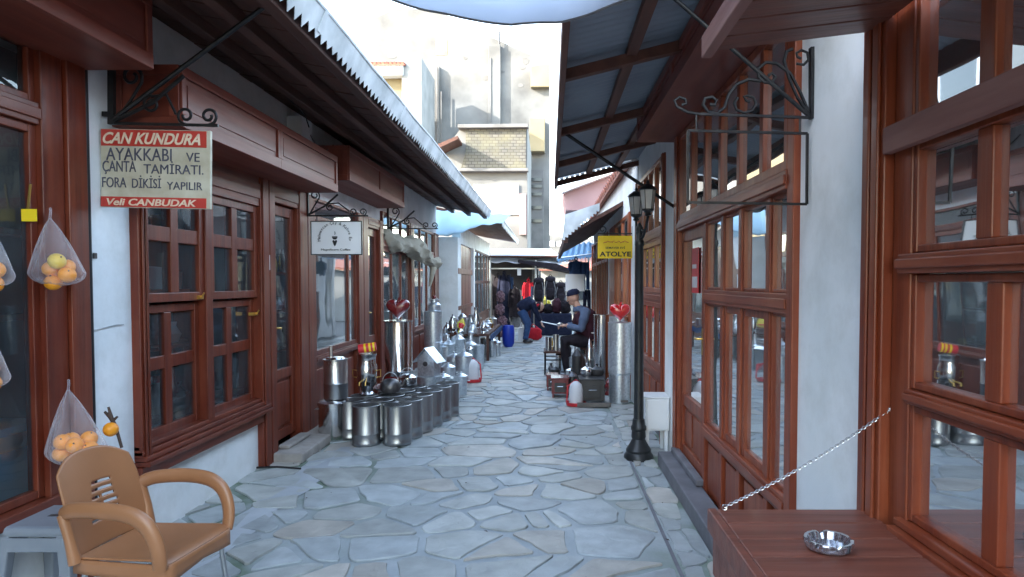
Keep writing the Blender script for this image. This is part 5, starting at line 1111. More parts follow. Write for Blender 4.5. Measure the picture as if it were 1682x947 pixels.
for k, (px, py, h, r, lb, ld) in enumerate(places):
    g = on_street(px, py); mt_ = 'steel' if 'shiny' in lb or 'canister' in lb or 'steel' in lb else 'galv'
    if ld: ware('lidded_can', mt_, lid_can(r, h), (g.x, g.y, SP), lb, 'can', 'galvanised cans along the left side', 20, [sideh(r, h*.7)])
    else: ware('bucket', mt_, [(.0001, 0), (r*.85, 0), (r*.86, .01), (r, h*.98), (r*1.06, h), (r*.97, h*.99), (r*.8, .03), (.0001, .03)], (g.x, g.y, SP), lb, 'bucket', 'galvanised cans along the left side', 20, [bail(r*.98, h*.95, -.05)])
def drinker(px, py, s_, label, whole=True):
    g = on_street(px, py)
    ware('poultry_drinker', 'card_white', [(.0001, .03), (.085, .03), (.085, .18), (.07, .25), (.03, .285), (.0001, .29)], (g.x, g.y, SP), label, 'poultry drinker', 'poultry drinkers', 22,
         [('tray', 'red_plastic', lambda q: q.lathe([(.0001, 0), (.115, 0), (.125, .04), (.117, .04), (.108, .015), (.0001, .012)], (0, 0, 0), 22)), ('handle', 'red_plastic', lambda q: q.tube([(-.11, .06, .03), (-.095, .06, .22), (0, .06, .30), (.095, .06, .22), (.11, .06, .03)], .009, 6))], sc_=s_)
drinker(776, 628, 1.15, 'white poultry drinker in a red tray at the left goods')
g = on_street(745, 618)
b = MB(); b.tube([(0, 0, 0), (0, 0, .14)], .012, 8); b.lathe([(.0001, 0), (.05, .0), (.07, .08), (.02, .16), (.0001, .17)], (0, 0, .12), 14, sy=.4); o = b.build('duster', 'cloth_yellow', local=True, smooth=50); o.location = (g.x, g.y+.5, .62); o.rotation_euler = (0, R(18), 0); tag(o, 'small orange and yellow pennant toy standing up from the cans', 'toy')
b = MB(); b.lathe([(.0001, 0), (.035, .0), (.05, .07), (.0001, .09)], (0.01, -.025, .13), 14, sy=.4); b.build('patch', 'red_plastic', o, local=True, smooth=50)
ware('lidded_can', 'galv', lid_can(.11, .58), (g.x, g.y+.5, SP), 'tall can holding the small orange toy', 'can', 'galvanised cans along the left side', 20)
# goods table on the left with samovars and pans
gt = empty('goods_table', (-1.55, 13.4, 0), 'low table crowded with shiny tinware in front of the left white pillar', 'table')
b = MB(); b.box(-1.95, -1.15, 12.6, 15.6, .48, .52); b.build('tabletop', 'dark_wood', gt)
for x in (-1.93, -1.2):
    for y in (12.63, 15.5): MB().box(x, x+.05, y, y+.05, .01, .48).build('leg', 'dark_wood', gt)
b = MB(); b.box(-1.12, -1.10, 12.6, 15.6, .40, .50); b.build('cloth_edge', 'cloth_denim', gt)
rk = random.Random(3)
desc = ['squat samovar', 'slim coffee pot', 'round tin', 'tall canister', 'small kettle', 'wide bowl', 'spouted jug', 'narrow vase', 'lidded pan', 'tea urn', 'ridged can', 'stubby churn', 'bell-shaped pot', 'ribbed tin']
where = ['at the near left corner', 'at the near edge', 'second along the near edge', 'at the near right corner', 'in the second rank beside the pillar', 'in the centre of the second rank', 'at the street side of the second rank', 'in the third rank by the wall', 'in the middle of the third rank', 'at the street side of the third rank', 'in the fourth rank by the wall', 'at the street side of the fourth rank', 'at the far end by the wall', 'at the far street-side corner']
pos = [(-1.85, 12.75), (-1.66, 12.7), (-1.47, 12.75), (-1.26, 12.72), (-1.8, 13.15), (-1.55, 13.2), (-1.28, 13.15), (-1.8, 13.7), (-1.52, 13.8), (-1.27, 13.7), (-1.75, 14.4), (-1.3, 14.4), (-1.75, 15.2), (-1.3, 15.2)]
for k, ((x, y), d_, w_) in enumerate(zip(pos, desc, where)):
    r = rk.uniform(.065, .10); h = rk.uniform(.20, .52) if x < -1.4 else rk.uniform(.12, .26)
    pr = [(.0001, 0), (r*.8, 0), (r*.82, .02), (r*.5, .05), (r, .09), (r*1.02, h*.6), (r*.6, h*.75), (r*.65, h*.8), (r*.2, h*.9), (r*.25, h*.96), (.0001, h)] if k % 3 == 0 else ([(.0001, 0), (r, 0), (r, h*.8), (r*1.06, h*.81), (r*.5, h*.93), (.0001, h)] if k % 3 == 1 else [(.0001, 0), (r*.9, 0), (r, h*.3), (r*.7, h*.6), (r*.4, h*.8), (r*.55, h*.95), (.0001, h)])
    ware('tin_vessel', ('steel', 'steel_dull', 'galv', 'gold' if k == 11 else 'steel')[k % 4], pr, (x, y, .521), f'{d_} {w_} of the left goods table', d_.split()[-1] if d_.split()[-1] in ('pot', 'tin', 'kettle', 'bowl', 'jug', 'vase', 'pan', 'urn', 'can', 'churn', 'samovar', 'canister') else 'tin', 'tinware on the left goods table', 18, [bail(r*.7, h*.7, .08)] if k % 2 else [sideh(r*.9, h*.5)])
rk = random.Random(17)
nm = ['stubby', 'slender', 'dented', 'conical', 'squat', 'ribbed', 'shouldered', 'narrow-necked', 'broad', 'short', 'bell-topped', 'straight-sided', 'tall', 'round-bellied', 'tapered', 'flat-topped']
wh_ = ['nearest the tall drum', 'close behind the tin house', 'in the thick of the far tinware', 'beside the white poultry drinker', 'by the wooden panels', 'before the goods table', 'below the table edge', 'between drum and table']
for k in range(22):
    px = rk.uniform(728, 782); py = rk.uniform(578, 612); g = on_street(px, py); r = rk.uniform(.06, .11); h = rk.uniform(.24, .62)
    pr = rk.choice([lid_can(r, h), [(.0001, 0), (r*.8, 0), (r*.5, .05), (r, .12), (r*1.05, h*.6), (r*.4, h*.8), (r*.55, h*.95), (.0001, h)], [(.0001, 0), (r, 0), (r, h*.75), (r*.5, h*.85), (r*.5, h), (.0001, h+.01)]])
    ware('galvanised_can', rk.choice(['galv', 'galv', 'steel', 'steel_dull']), pr, (g.x, g.y, SP), f'{nm[k % 16]} {("pale", "shiny")[k//16]} can {wh_[k % 8]} on the left', 'can', 'pale cans between the drum and the goods table', 16, [sideh(r, h*.5)] if k % 2 else [bail(r*.8, h*.7, .08)])
# ================================================================ right side goods
cr = Vector((.865, 8.25, 0)); cz_ = W(1021, 529, 8.25).z
ware('flue_drum', 'galv', [(.0001, 0), (.125, 0), (.127, .01), (.127, .34), (.135, .345), (.127, .35), (.145, .37), (.145, cz_-.02), (.150, cz_-.015), (.0001, cz_-.012)], (cr.x, cr.y, SP), 'tall pale galvanised cylinder on the right behind the lamp post', 'cylinder', None, 32, [('vent', 'tin_dark', lambda q: q.box(-.0, .09, -.135, -.12, .015, .045))])
ware('flue_drum', 'galv', [(.0001, 0), (.12, 0), (.122, .01), (.122, cz_+.03), (.0001, cz_+.032)], (cr.x+.03, cr.y+.45, SP), 'galvanised cylinder hidden behind the heart-topped one', 'cylinder', None, 28)
ware('flue_drum', 'steel', [(.0001, 0), (.10, 0), (.102, .01), (.102, cz_+.04), (.11, cz_+.045), (.0001, cz_+.05)], (cr.x-.17, cr.y+.75, SP), 'slim polished steel cylinder beside the galvanised ones', 'cylinder', None, 28, [sideh(.10, .8)])
heart((cr.x-.0, cr.y, SP+cz_+.12), .135, 'red', 'bright red glossy heart on the right galvanised cylinder')
def pxz(px, py, Z): return W(px, py, Z)
# iron stoves and boxes in front
def stove(px, py, w, d, h, label, mt='stove_black'):
    g = on_street(px, py); o = empty('tin_stove', (g.x, g.y+d/2, SP), label, 'stove', 'small stoves on the right'); x, y = g.x, g.y
    b = MB(); b.box(x-w/2, x+w/2, y, y+d, SP+.05, SP+h); b.box(x-w/2-.01, x+w/2+.01, y-.01, y+d+.01, SP+h, SP+h+.015); b.build('body', mt, o, bevel=.004)
    for sx_ in (-1, 1):
        for yy_ in (y+.01, y+d-.03): MB().box(x+sx_*(w/2-.02)-.01, x+sx_*(w/2-.02)+.01, yy_, yy_+.02, SP, SP+.05).build('leg', mt, o)
    b = MB(); b.box(x-w*.32, x+w*.32, y-.012, y-.001, SP+h*.3, SP+h*.8); b.build('door', 'stove_black', o, bevel=.003)
    b = MB(); b.tube([(x-w*.16, y-.012, SP+h*.62), (x-w*.16, y-.045, SP+h*.62), (x+w*.16, y-.045, SP+h*.62), (x+w*.16, y-.012, SP+h*.62)], .006, 6); b.build('handle', 'steel', o); return o
stove(973, 667, .30, .34, .30, 'black tin stove with steel handle in front of the drum')
stove(920, 655, .22, .30, .24, 'dark red tin stove at the street side of the goods', 'dark_red')
stove(907, 643, .16, .25, .20, 'smallest dark red stove, at the outermost edge', 'dark_red')
drinker(946, 667, 1.0, 'white poultry drinker in a red tray before the black stove')
g = on_street(975, 668); b = MB(); b.box(g.x-.20, g.x+.20, g.y-.10, g.y+.02, .016, .05); b.box(g.x-.20, g.x+.20, g.y-.10, g.y-.095, .05, .07); o = b.build('ash_tray', 'tin_dark', bevel=.004); tag(o, 'flat dark metal tray on the paving before the black stove', 'tray')
gt2 = empty('trestle_table', (.05, 10.6, 0), 'small iron table with wares on the street side of the seated man', 'table')
a = W(893, 574, 11.0); b = MB(); b.box(a.x, a.x+.42, 10.7, 11.3, a.z-.03, a.z); b.build('tabletop', 'dark_wood', gt2)
for x in (a.x+.01, a.x+.38):
    for y in (10.72, 11.26): b = MB(); b.tube([(x+.015, y, .012), (x+.015, y, a.z-.03)], .014, 8); b.build('leg', 'iron', gt2)
b = MB(); b.tube([(a.x+.02, 10.72, .25), (a.x+.40, 10.72, .25)], .01, 6); b.tube([(a.x+.02, 11.27, .25), (a.x+.40, 11.27, .25)], .01, 6); b.build('stretcher', 'iron', gt2)
wh = a.z
for k, (dx, dy, r, h, mt_, lb) in enumerate(((.08, .1, .05, .22, 'steel', 'slim steel cup at the outer end of the small iron table'), (.20, .15, .045, .26, 'steel_dull', 'second slim vessel on the small iron table'), (.32, .1, .05, .20, 'steel', 'short steel cup at the inner end of the small iron table'), (.14, .4, .05, .18, 'gold', 'brass cup at the back of the small iron table'))):
    ware('tin_cup', mt_, [(.0001, 0), (r, 0), (r*1.05, h), (r*.98, h), (r*.9, .02), (.0001, .015)], (a.x+dx, 10.7+dy, wh+.001), lb, 'cup', 'cups on the small iron table', 18, [('handle', mt_, lambda q, r=r, h=h: q.tube([(r, 0, h*.8), (r+.035, 0, h*.75), (r+.035, 0, h*.35), (r, 0, h*.3)], .005, 6))])
rk = random.Random(9)
rp = [(926, 640, .20, .075, 'steel', 'round steel teapot low at the street edge', 0), (938, 632, .26, .08, 'steel', 'bright domed pot beside the round teapot', .0), (955, 628, .42, .085, 'tin_dark', 'dark slim can in the middle of the right goods', 0), (944, 622, .40, .09, 'galv', 'galvanised can behind the bright domed pot', 0), (968, 622, .62, .085, 'steel', 'tall polished can near the stove', 0),
      (983, 624, .60, .09, 'steel_dull', 'brushed tall can left of the steel cylinder', 0), (992, 620, .72, .08, 'steel', 'tallest polished can against the cylinders', 0), (958, 614, .62, .09, 'steel_dull', 'brushed can behind the dark slim can', 0), (975, 612, .75, .10, 'steel', 'large samovar body among the tall cans', 0), (930, 618, .32, .08, 'galv', 'short galvanised can beside the small iron table', 0), (990, 608, .80, .09, 'galv', 'galvanised can at the back near the wall', 0), (962, 606, .70, .085, 'steel', 'polished can right in front of the man', 0), (1000, 650, .22, .06, 'dark_red', 'small dark red canister beside the pale cylinder', 0)]
for k, (px, py, h, r, mt_, lb, _) in enumerate(rp):
    g = on_street(px, py)
    pr = lid_can(r, h*.85) if k % 2 else [(.0001, 0), (r*.9, 0), (r*.9, .02), (r*.6, .05), (r, .10), (r*1.02, h*.55), (r*.7, h*.68), (r*.72, h*.74), (r*.3, h*.9), (.0001, h)]
    ware('tin_vessel', mt_, pr, (g.x, g.y, SP), lb, 'can' if 'can' in lb else 'pot', 'tinware in front of the right drum', 18, [sideh(r*.95, h*.5)] if k % 3 else [bail(r*.8, h*.6, .09), ('tap', 'gold', lambda q, r=r: q.tube([(0, -r, .14), (0, -r-.05, .13), (0, -r-.05, .10)], .006, 6))])
rk = random.Random(31)
mid = [(905, 620), (912, 628), (918, 612), (934, 606), (948, 640), (952, 600), (985, 600), (996, 606), (940, 650), (966, 645), (985, 640), (930, 600)]
wd = ['outermost', 'second outermost', 'small', 'rearmost street-side', 'low front', 'rear middle', 'rear inner', 'innermost', 'frontmost', 'front middle', 'front inner', 'far left rear']
for k, (px, py) in enumerate(mid):
    g = on_street(px, py); r = rk.uniform(.045, .085); h = rk.uniform(.20, .40) if k > 7 or k < 3 else rk.uniform(.4, .72)
    pr = rk.choice([[(.0001, 0), (r, 0), (r, h*.8), (r*1.08, h*.81), (r*.5, h*.93), (.0001, h)], [(.0001, 0), (r*.8, 0), (r*.5, .05), (r, .12), (r*1.05, h*.6), (r*.4, h*.8), (r*.55, h*.95), (.0001, h)]])
    ware('churn' if k % 2 else 'jug', rk.choice(['steel', 'tin_dark', 'steel_dull', 'galv', 'stove_black', 'gold' if k == 5 else 'steel']), pr, (g.x, g.y, SP), f"{wd[k]} {'churn' if k % 2 else 'jug'} in the crowded tinware before the seated man", 'churn' if k % 2 else 'jug', 'crowded tinware before the seated man', 18, [sideh(r, h*.5)] if k % 2 else [bail(r*.8, h*.7, .08)])
for (px, py, zz, lb, mt_) in ((965, 690, .33, 'steel bowl upturned on the black tin stove', 'steel'), (982, 690, .33, 'dark kettle standing on the black tin stove', 'stove_black')):
    g = on_street(px, 662); ware('bowl' if 'bowl' in lb else 'kettle', mt_, [(.0001, 0), (.07, 0), (.085, .03), (.08, .08), (.03, .11), (.0001, .115)], (g.x, g.y+.12, zz), lb, 'bowl' if 'bowl' in lb else 'kettle', None, 18, [('knob', mt_, knob(.112))])
# ================================================================ near props: chair, stool, fruit, ashtray, chain
ch = empty('armchair', (0, 0, 0), 'tan plastic armchair with slotted back on metal legs, at the left front', 'chair')
def seatf(u, v):
    x = -.235+u*.47; y = (v-.5)*.47*(1-.05*(1-u)); z = .435-.018*math.sin(math.pi*u)*math.sin(math.pi*v)+.012*(u-.3)
    if u > .9: z -= (u-.9)*.25
    e = abs(v-.5)*2
    if e > .93: z += .006
    return (x, y, z)
b = MB().grid(seatf, 24, 24); b.build('seat', 'tan_plastic', ch, local=True, smooth=80, solid=.012, subsurf=1)
b = MB()                 # apron under the seat edge
def apr(u, v):
    t = u; P = [(-.23, -.225), (.215, -.235), (.238, -.21), (.24, 0), (.238, .21), (.215, .235), (-.23, .225)]
    s_ = t*(len(P)-1); i = min(int(s_), len(P)-2); f = s_-i; x = P[i][0]*(1-f)+P[i+1][0]*f; y = P[i][1]*(1-f)+P[i+1][1]*f
    return (x, y*1.005, .432-v*(.055+.02*abs(math.sin(t*math.pi*2))))
b.grid(apr, 36, 3); b.build('apron', 'tan_plastic', ch, local=True, smooth=80, solid=.012)
def backf(u, v):
    w = .225+.015*v-.075*max(0, v-.72)/.28*0; s_ = (u-.5)*2
    ww = w*(1-.0*v) ; top = .405*(1-.16*abs(s_)**2.6)
    vv = v*top
    x = -.215-vv*.30-.035*(1-s_*s_)*(1)+.015*math.sin(v*3)
    return (x, s_*ww*(1-.10*(v**4)), .43+vv)
nu, nv = 44, 40
def slots(i, j):
    for r in range(6):
        jj = 10+r*3
        if j == jj:
            if 14+r <= i <= 20+r*0+ (r//2) or 23 <= i <= 30-(r//3): return True
    return False
b = MB().grid(backf, nu, nv, skip=slots); b.build('backrest', 'tan_plastic', ch, local=True, smooth=80, solid=.010)
def armpath(s_):
    return [(-.27, s_*.235, .62), (-.20, s_*.258, .645), (-.05, s_*.275, .655), (.08, s_*.275, .645), (.155, s_*.272, .61), (.195, s_*.266, .55), (.21, s_*.257, .48), (.205, s_*.245, .42)]
for s_ in (-1, 1):
    P = [Vector(p) for p in armpath(s_)]; pts = []
    for i in range(len(P)-1):
        p0, p1, p2, p3 = P[max(i-1, 0)], P[i], P[i+1], P[min(i+2, len(P)-1)]
        for k in range(5):
            t = k/5; pts.append(.5*((2*p1)+(-p0+p2)*t+(2*p0-5*p1+4*p2-p3)*t*t+(-p0+3*p1-3*p2+p3)*t**3))
    pts.append(P[-1]); n = len(pts)
    b = MB(); b.tube(pts, [.030+.006*math.sin(i/n*3) for i in range(n)], 12, flat=.62, nrm=None); b.build('armrest', 'tan_plastic', ch, local=True, smooth=70)
    b = MB(); b.tube([(-.215, s_*.235, .42), (-.235, s_*.242, .52), (-.268, s_*.240, .62)], [.028, .022, .024], 10); b.build('back_support', 'tan_plastic', ch, local=True, smooth=70)
for sx_ in (-1, 1):
    for s_ in (-1, 1):
        b = MB(); b.tube([(sx_*.19, s_*.205, .40), (sx_*.235, s_*.235, .0)], .012, 12); b.build('leg', 'steel_dull', ch, local=True, smooth=50)
ch.location = (-1.625, 2.73, .014); ch.rotation_euler.z = R(-7); ch.scale = (.86, .86, .95)
stl = empty('stool', (0, 0, 0), 'grey plastic stool at the very left beside the tan armchair', 'stool')
b = MB(); b.box(-.155, .155, -.155, .155, .40, .445); b.build('seat', 'grey_plastic', stl, local=True, bevel=.018)
b = MB(); b.box(-.04, .04, -.012, .012, .4455, .4465); b.build('grip_slot', 'tin_dark', stl, local=True)
for sx_ in (-1, 1):
    for s_ in (-1, 1):
        x = sx_*.125; y = s_*.125
        b = MB(); t = .028; o_ = .035
        b.add([(x-t, y-t, .41), (x+t, y-t, .41), (x+t, y+t, .41), (x-t, y+t, .41), (x-t*.7+sx_*o_, y-t*.7+s_*o_, 0), (x+t*.7+sx_*o_, y-t*.7+s_*o_, 0), (x+t*.7+sx_*o_, y+t*.7+s_*o_, 0), (x-t*.7+sx_*o_, y+t*.7+s_*o_, 0)], [(0,1,2,3),(7,6,5,4),(0,4,5,1),(1,5,6,2),(2,6,7,3),(3,7,4,0)])
        b.build('leg', 'grey_plastic', stl, local=True, bevel=.008)
b = MB()
for sx_ in (-1, 1): b.box(sx_*.150-.006, sx_*.150+.006, -.13, .13, .34, .40); b.box(-.13, .13, sx_*.150-.006, sx_*.150+.006, .34, .40)
b.build('apron', 'grey_plastic', stl, local=True, bevel=.004)
stl.location = (-2.19, 2.95, .016)
def fruit_bag(top, w, h, nf, lb, flb, seed, skew=.35, cols=('orange_fruit', 'yellow_fruit')):
    rk = random.Random(seed); top = Vector(top)
    def f(u, v):
        a = 2*math.pi*u
        r = w/2*(max(0, min(1, v/.80))**.78) if v < .8 else w/2*math.sqrt(max(0, 1-((v-.8)/.2)**2))*1.0
        r = max(r, .006); r *= 1+.07*math.sin(a*7+v*3)*(1-v)+.03*math.sin(a*4+2)
        return top+Vector((math.cos(a)*r+skew*w*.5*v*.6, math.sin(a)*r*.62, -h*v))
    b = MB().grid(f, 40, 26); b.tube([top+Vector((0, 0, -.005)), top+Vector((.004, 0, .03)), top+Vector((-.004, .01, .045))], .006, 6)
    o = b.build('plastic_bag', 'film', smooth=80); tag(o, lb, 'bag', 'plastic bags of fruit hung on the left shop front')
    cx = top.x+skew*w*.27; fruits = []
    for k in range(nf):
        for _ in range(300):
            r = .036; px = rk.uniform(-1, 1); py = rk.uniform(-1, 1); z = -h*rk.uniform(.62, .95); rad = w/2*(.80 if z > -h*.84 else .55)-r
            p = Vector((cx+px*rad, top.y+py*rad*.55, top.z+z))
            if px*px+py*py < 1 and all((p-q).length > r*1.6 for q in fruits): fruits.append(p); break
        else: continue
        b = MB(); b.ball((0, 0, 0), .037, 16, 12, sz=.93); q = b.build('orange', cols[0] if rk.random() < .62 else cols[1], local=True, smooth=80); q.location = p; q.rotation_euler = (rk.random(), rk.random(), 0)
        s_ = MB().lathe([(.004, 0), (.003, .004), (.0001, .005)], (0, 0, .034), 6); s_.build('stalk', 'twig', q, local=True)
        tag(q, flb, 'orange', flb.replace('orange inside', 'oranges inside'))
    return o
fruit_bag(W(82, 358, 3.06), .25, .31, 13, 'clear bag of oranges hanging highest on the near left frame', 'orange inside the upper hanging plastic bag', 3, .45)
fruit_bag(W(112, 640, 3.10), .29, .36, 14, 'clear bag of oranges hanging behind the tan armchair', 'orange inside the lower plastic bag behind the armchair', 5, .55)
fruit_bag(W(-14, 375, 2.75), .16, .24, 5, 'clear bag of reddish oranges cut by the left picture edge, upper one', 'orange inside the upper bag at the left edge', 8, .2, ('orange_fruit', 'orange_fruit'))
fruit_bag(W(-22, 540, 2.7), .16, .24, 4, 'clear bag of pale oranges cut by the left picture edge, lower one', 'orange inside the lower bag at the left edge', 9, .2, ('yellow_fruit', 'orange_fruit'))
p = W(187, 665, 3.25); b = MB(); b.tube([W(200, 735, 3.25), W(190, 700, 3.25), W(182, 685, 3.25), W(172, 676, 3.25)], [.007, .008, .011, .006], 7); b.tube([W(184, 688, 3.25), W(178, 668, 3.25)], [.010, .006], 6); b.tube([W(186, 690, 3.25), W(193, 684, 3.25)], [.008, .005], 6); b.ball(W(180, 680, 3.25), .012, 8, 6)
o = b.build('twig', 'twig', smooth=70); tag(o, 'dark gnarled twig poking out above the tan armchair back', 'twig')
p = W(182, 705, 3.22); b = MB(); b.ball((0, 0, 0), .034, 16, 12); q = b.build('orange', 'orange_fruit', local=True, smooth=80); q.location = p; tag(q, 'single orange on the gnarled twig beside the lower bag', 'orange')
b = MB(); b.lathe([(.004, 0), (.0001, .005)], (0, 0, .031), 6); b.build('stalk', 'twig', q, local=True)
# tag with yellow card on the window, boxes inside
b = MB(); a = W(50, 302, 3.02); c = W(46, 343, 3.02); b.tube([a, c], .006, 6); o = b.build('yellow_tag', 'gold', smooth=40); tag(o, 'yellow card tag on a cord hanging in front of the near left window', 'tag')
b = MB(); b.box(c.x-.028, c.x+.040, c.y-.004, c.y+.0, c.z-.055, c.z); b.build('card', 'yellow_sign', o)
sh = empty('shelf_unit', (-2.9, 2.3, 0), 'dark shelf with goods behind the near left window', 'shelf')
for z in (.5, 1.35, 1.75): MB().box(-3.1, -2.50 if z > 1 else -2.75, .9, 3.3, z-.03, z).build('shelf', 'dark_wood', sh)
MB().box(-3.12, -3.10, .9, 3.3, 0, 2.2).build('back_board', 'cloth_black', sh)
for x0_, y0_, z0_, s1, s2_, s3, mt_, lb in ((-2.74, 2.98, .05, .26, .30, .42, 'box_blue', 'lower blue carton stacked inside the near left window'), (-2.74, 2.97, .472, .26, .31, .36, 'box_blue', 'upper blue carton stacked inside the near left window'), (-2.76, 2.62, .05, .26, .30, .70, 'card_white', 'pale carton beside the blue ones inside the near left window'), (-2.72, 2.95, 1.352, .12, .2, .12, 'cloth_red', 'small red packet on the window shelf'), (-2.72, 2.72, 1.352, .14, .2, .10, 'card_white', 'small white packet on the window shelf')):
    b = MB(); b.box(x0_, x0_+s1, y0_, y0_+s2_, z0_, z0_+s3); o = b.build('carton', mt_, bevel=.004); tag(o, lb, 'carton')
    b = MB(); b.box(x0_+s1+.0005, x0_+s1+.002, y0_+.02, y0_+s2_-.02, z0_+s3*.7, z0_+s3*.9); b.build('label', 'card_white' if mt_ != 'card_white' else 'box_blue', o)
# glass ashtray on the counter
g = W(1361, 900, 1.0); t_ = (.763-CH)/(g.z-CH); g = Vector((0, 0, CH))+(g-Vector((0, 0, CH)))*t_
b = MB(); pr = [(.0001, 0), (.050, 0), (.060, .006), (.066, .026), (.064, .030), (.056, .029), (.046, .010), (.0001, .008)]
b.lathe(pr, (0, 0, 0), 40); 
for v in b.v:
    a_ = math.atan2(v.y, v.x)
    if v.z > .02: v.z -= .007*max(0, math.cos(a_*4))**8
    rr_ = 1+.018*math.cos(a_*20); v.x *= rr_; v.y *= rr_
o = b.build('ashtray', 'ash_glass', local=True, smooth=25); o.location = (g.x, g.y, .7615); tag(o, 'round cut-glass ashtray on the plank counter', 'ashtray')
# chain
A = W(1190, 832, 2.12); Bp = W(1462, 672, 2.06); A.z = max(A.z, .772); n = 62
links = empty('chain', tuple(A), 'thin steel chain from the counter edge up to the window post', 'chain')
b = MB()
for k in range(n):
    t = (k+.5)/n; c_ = A.lerp(Bp, t); c_.z -= .018*4*t*(1-t); t2 = t+.01; c2 = A.lerp(Bp, t2); c2.z -= .018*4*t2*(1-t2); d = (c2-c_).normalized()
    sd_ = d.cross(Vector((0, 0, 1))).normalized(); up_ = sd_.cross(d); w = (sd_ if k % 2 else up_); ll = (Bp-A).length/n*.72; ww = .0042
    b.tube([c_+d*(ll*math.cos(q*math.pi/5))+w*(ww*math.sin(q*math.pi/5)) for q in range(10)], .0012, 5, closed=True)
co = b.build('links', 'steel_dull', links, smooth=60)
b = MB(); b.ball(Bp, .007, 8, 6); b.tube(scroll(A.x, A.z-.002, .008, .008, 0, 1, A.y), .002, 5); b.build('hook', 'steel_dull', links, smooth=50)
# cable / twig on the ground left, label in window etc
b = MB(); b.tube([on_street(376, 752)+Vector((0, 0, .04)), on_street(398, 766)+Vector((0, 0, .02)), on_street(418, 772)+Vector((0, 0, .02)), on_street(455, 770)+Vector((0, 0, .018)), on_street(494, 773)+Vector((0, 0, .018))], .008, 8)
o = b.build('ground_cable', 'black_rubber', smooth=50); tag(o, 'short black cable lying on the paving by the left step', 'cable')
b = MB(); b.box(-2.285, -2.281, 5.40, 5.47, 1.60, 1.72); o = b.build('notice_plate', 'card_white'); tag(o, 'tiny white plate fixed to the post left of the wooden door', 'plate')
b = MB()
g0_ = W(1137, 448, 4.85); b.box(1.064, 1.067, 4.80, 5.02, 1.42, 1.75)
o = b.build('poster', 'red_plastic'); tag(o, 'red and white poster inside the right door glass', 'poster')
b = MB(); b.box(1.060, 1.063, 4.83, 4.99, 1.46, 1.54); b.box(1.060, 1.063, 4.86, 4.99, 1.60, 1.63); b.build('print', 'card_white', o)
# ---------------------------------------------------------------- stock inside the shops
ORD = ['first', 'second', 'third', 'fourth', 'fifth', 'sixth', 'seventh', 'eighth', 'ninth', 'tenth', 'eleventh', 'twelfth']
SHN = ['lowest', 'second', 'third', 'top']
def shelf_in(x, y0, y1, zs, label, seed, items=12, side=1):
    rk = random.Random(seed); o = empty('display_rack', (x, (y0+y1)/2, .05), label, 'rack')
    for z in zs: MB().box(x-.15, x+.15, y0, y1, z-.025, z).build('shelf', 'wood_y', o)
    for y in (y0, y1-.03): MB().box(x-.15, x+.15, y, y+.03, .05, max(zs)+.3).build('side', 'wood_z', o)
    k = 0
    for zi, z in enumerate(zs):
        y = y0+.12; cnt = 0
        while y < y1-.12:
            r = rk.uniform(.045, .08); h = rk.uniform(.12, .26); mt_ = rk.choice(['steel', 'steel', 'steel_dull', 'galv', 'card_white', 'gold'])
            pr = rk.choice([[(.0001, 0), (r, 0), (r, h), (.0001, h+.01)], [(.0001, 0), (r*.7, 0), (r, h*.4), (r*.5, h*.8), (r*.6, h), (.0001, h)]])
            b = MB(); b.lathe(pr, (x+rk.uniform(-.03, .03), y, z+.001), 14); q = b.build('tin_jar', mt_, smooth=40); tag(q, f'{ORD[min(cnt, 11)]} tin jar along the {SHN[zi]} shelf of the '+label, 'jar', 'tin jars on the '+label); cnt += 1
            y += r*2+rk.uniform(.04, .10)
shelf_in(-2.85, 3.85, 5.35, (.62, 1.05, 1.45, 1.85), 'rack behind the small-paned left window', 21)
shelf_in(-2.95, 6.6, 8.0, (.8, 1.2, 1.6), 'rack behind the wide left shop window', 22)
shelf_in(1.75, 2.9, 4.4, (.6, 1.0, 1.5), 'rack behind the right mullioned front', 23)
shelf_in(1.7, .6, 1.9, (.85, 1.22, 1.6), 'rack behind the close right window', 24)

# hairline crack patch and a lead along the near left pillar
b = MB(); b.tube([(-2.333, 3.42, 1.255), (-2.333, 3.5, 1.262), (-2.333, 3.6, 1.27), (-2.333, 3.66, 1.268)], .003, 5); o = b.build('wall_lead', 'trim_metal'); tag(o, 'thin pale lead stapled across the near left white pillar', 'lead')
b = MB(); b.box(-2.338, -2.325, 3.43, 3.45, 1.62, 1.65); o = b.build('wall_clip', 'tin_dark', bevel=.003); tag(o, 'tiny dark clip screwed to the near left white pillar', 'clip')
# small red-capped bottle behind the small-paned window, litter on the paving
b = MB(); b.lathe([(.0001, 0), (.035, 0), (.037, .01), (.033, .17), (.015, .20), (.0001, .20)], (0, 0, 0), 16); o = b.build('bottle', 'card_white', local=True, smooth=50); o.location = (-2.50, 4.24, .66); tag(o, 'white bottle with a red cap on the sill inside the small-paned window', 'bottle')
b = MB(); b.lathe([(.018, .201), (.022, .203), (.022, .245), (.0001, .247)], (0, 0, 0), 14); b.build('cap', 'red_plastic', o, local=True)
bb_ = MB(); bb_.box(-2.60, -2.43, 3.85, 5.3, .62, .655); o = bb_.build('inner_sill', 'wood_y'); tag(o, 'wooden ledge just inside the small-paned left window', 'ledge')
rk = random.Random(2); b = MB()
for k in range(46):
    x = rk.choice([rk.uniform(-2.3, -1.5), rk.uniform(-1.4, .6), rk.uniform(.5, .88)]); y = rk.uniform(2.2, 9); s_ = rk.uniform(.008, .02); a_ = rk.uniform(0, 6.28); z = .021
    c_, d_ = math.cos(a_)*s_, math.sin(a_)*s_; b.add([(x-c_, y-d_, z), (x+d_*.5, y-c_*.5, z+.004), (x+c_, y+d_, z+.002), (x-d_*.5, y+c_*.5, z+.005)], [(0, 1, 2, 3)])
tag(b.build('leaf_litter', 'twig'), 'scattered dry leaf scraps on the paving', 'leaf litter', kind='stuff')
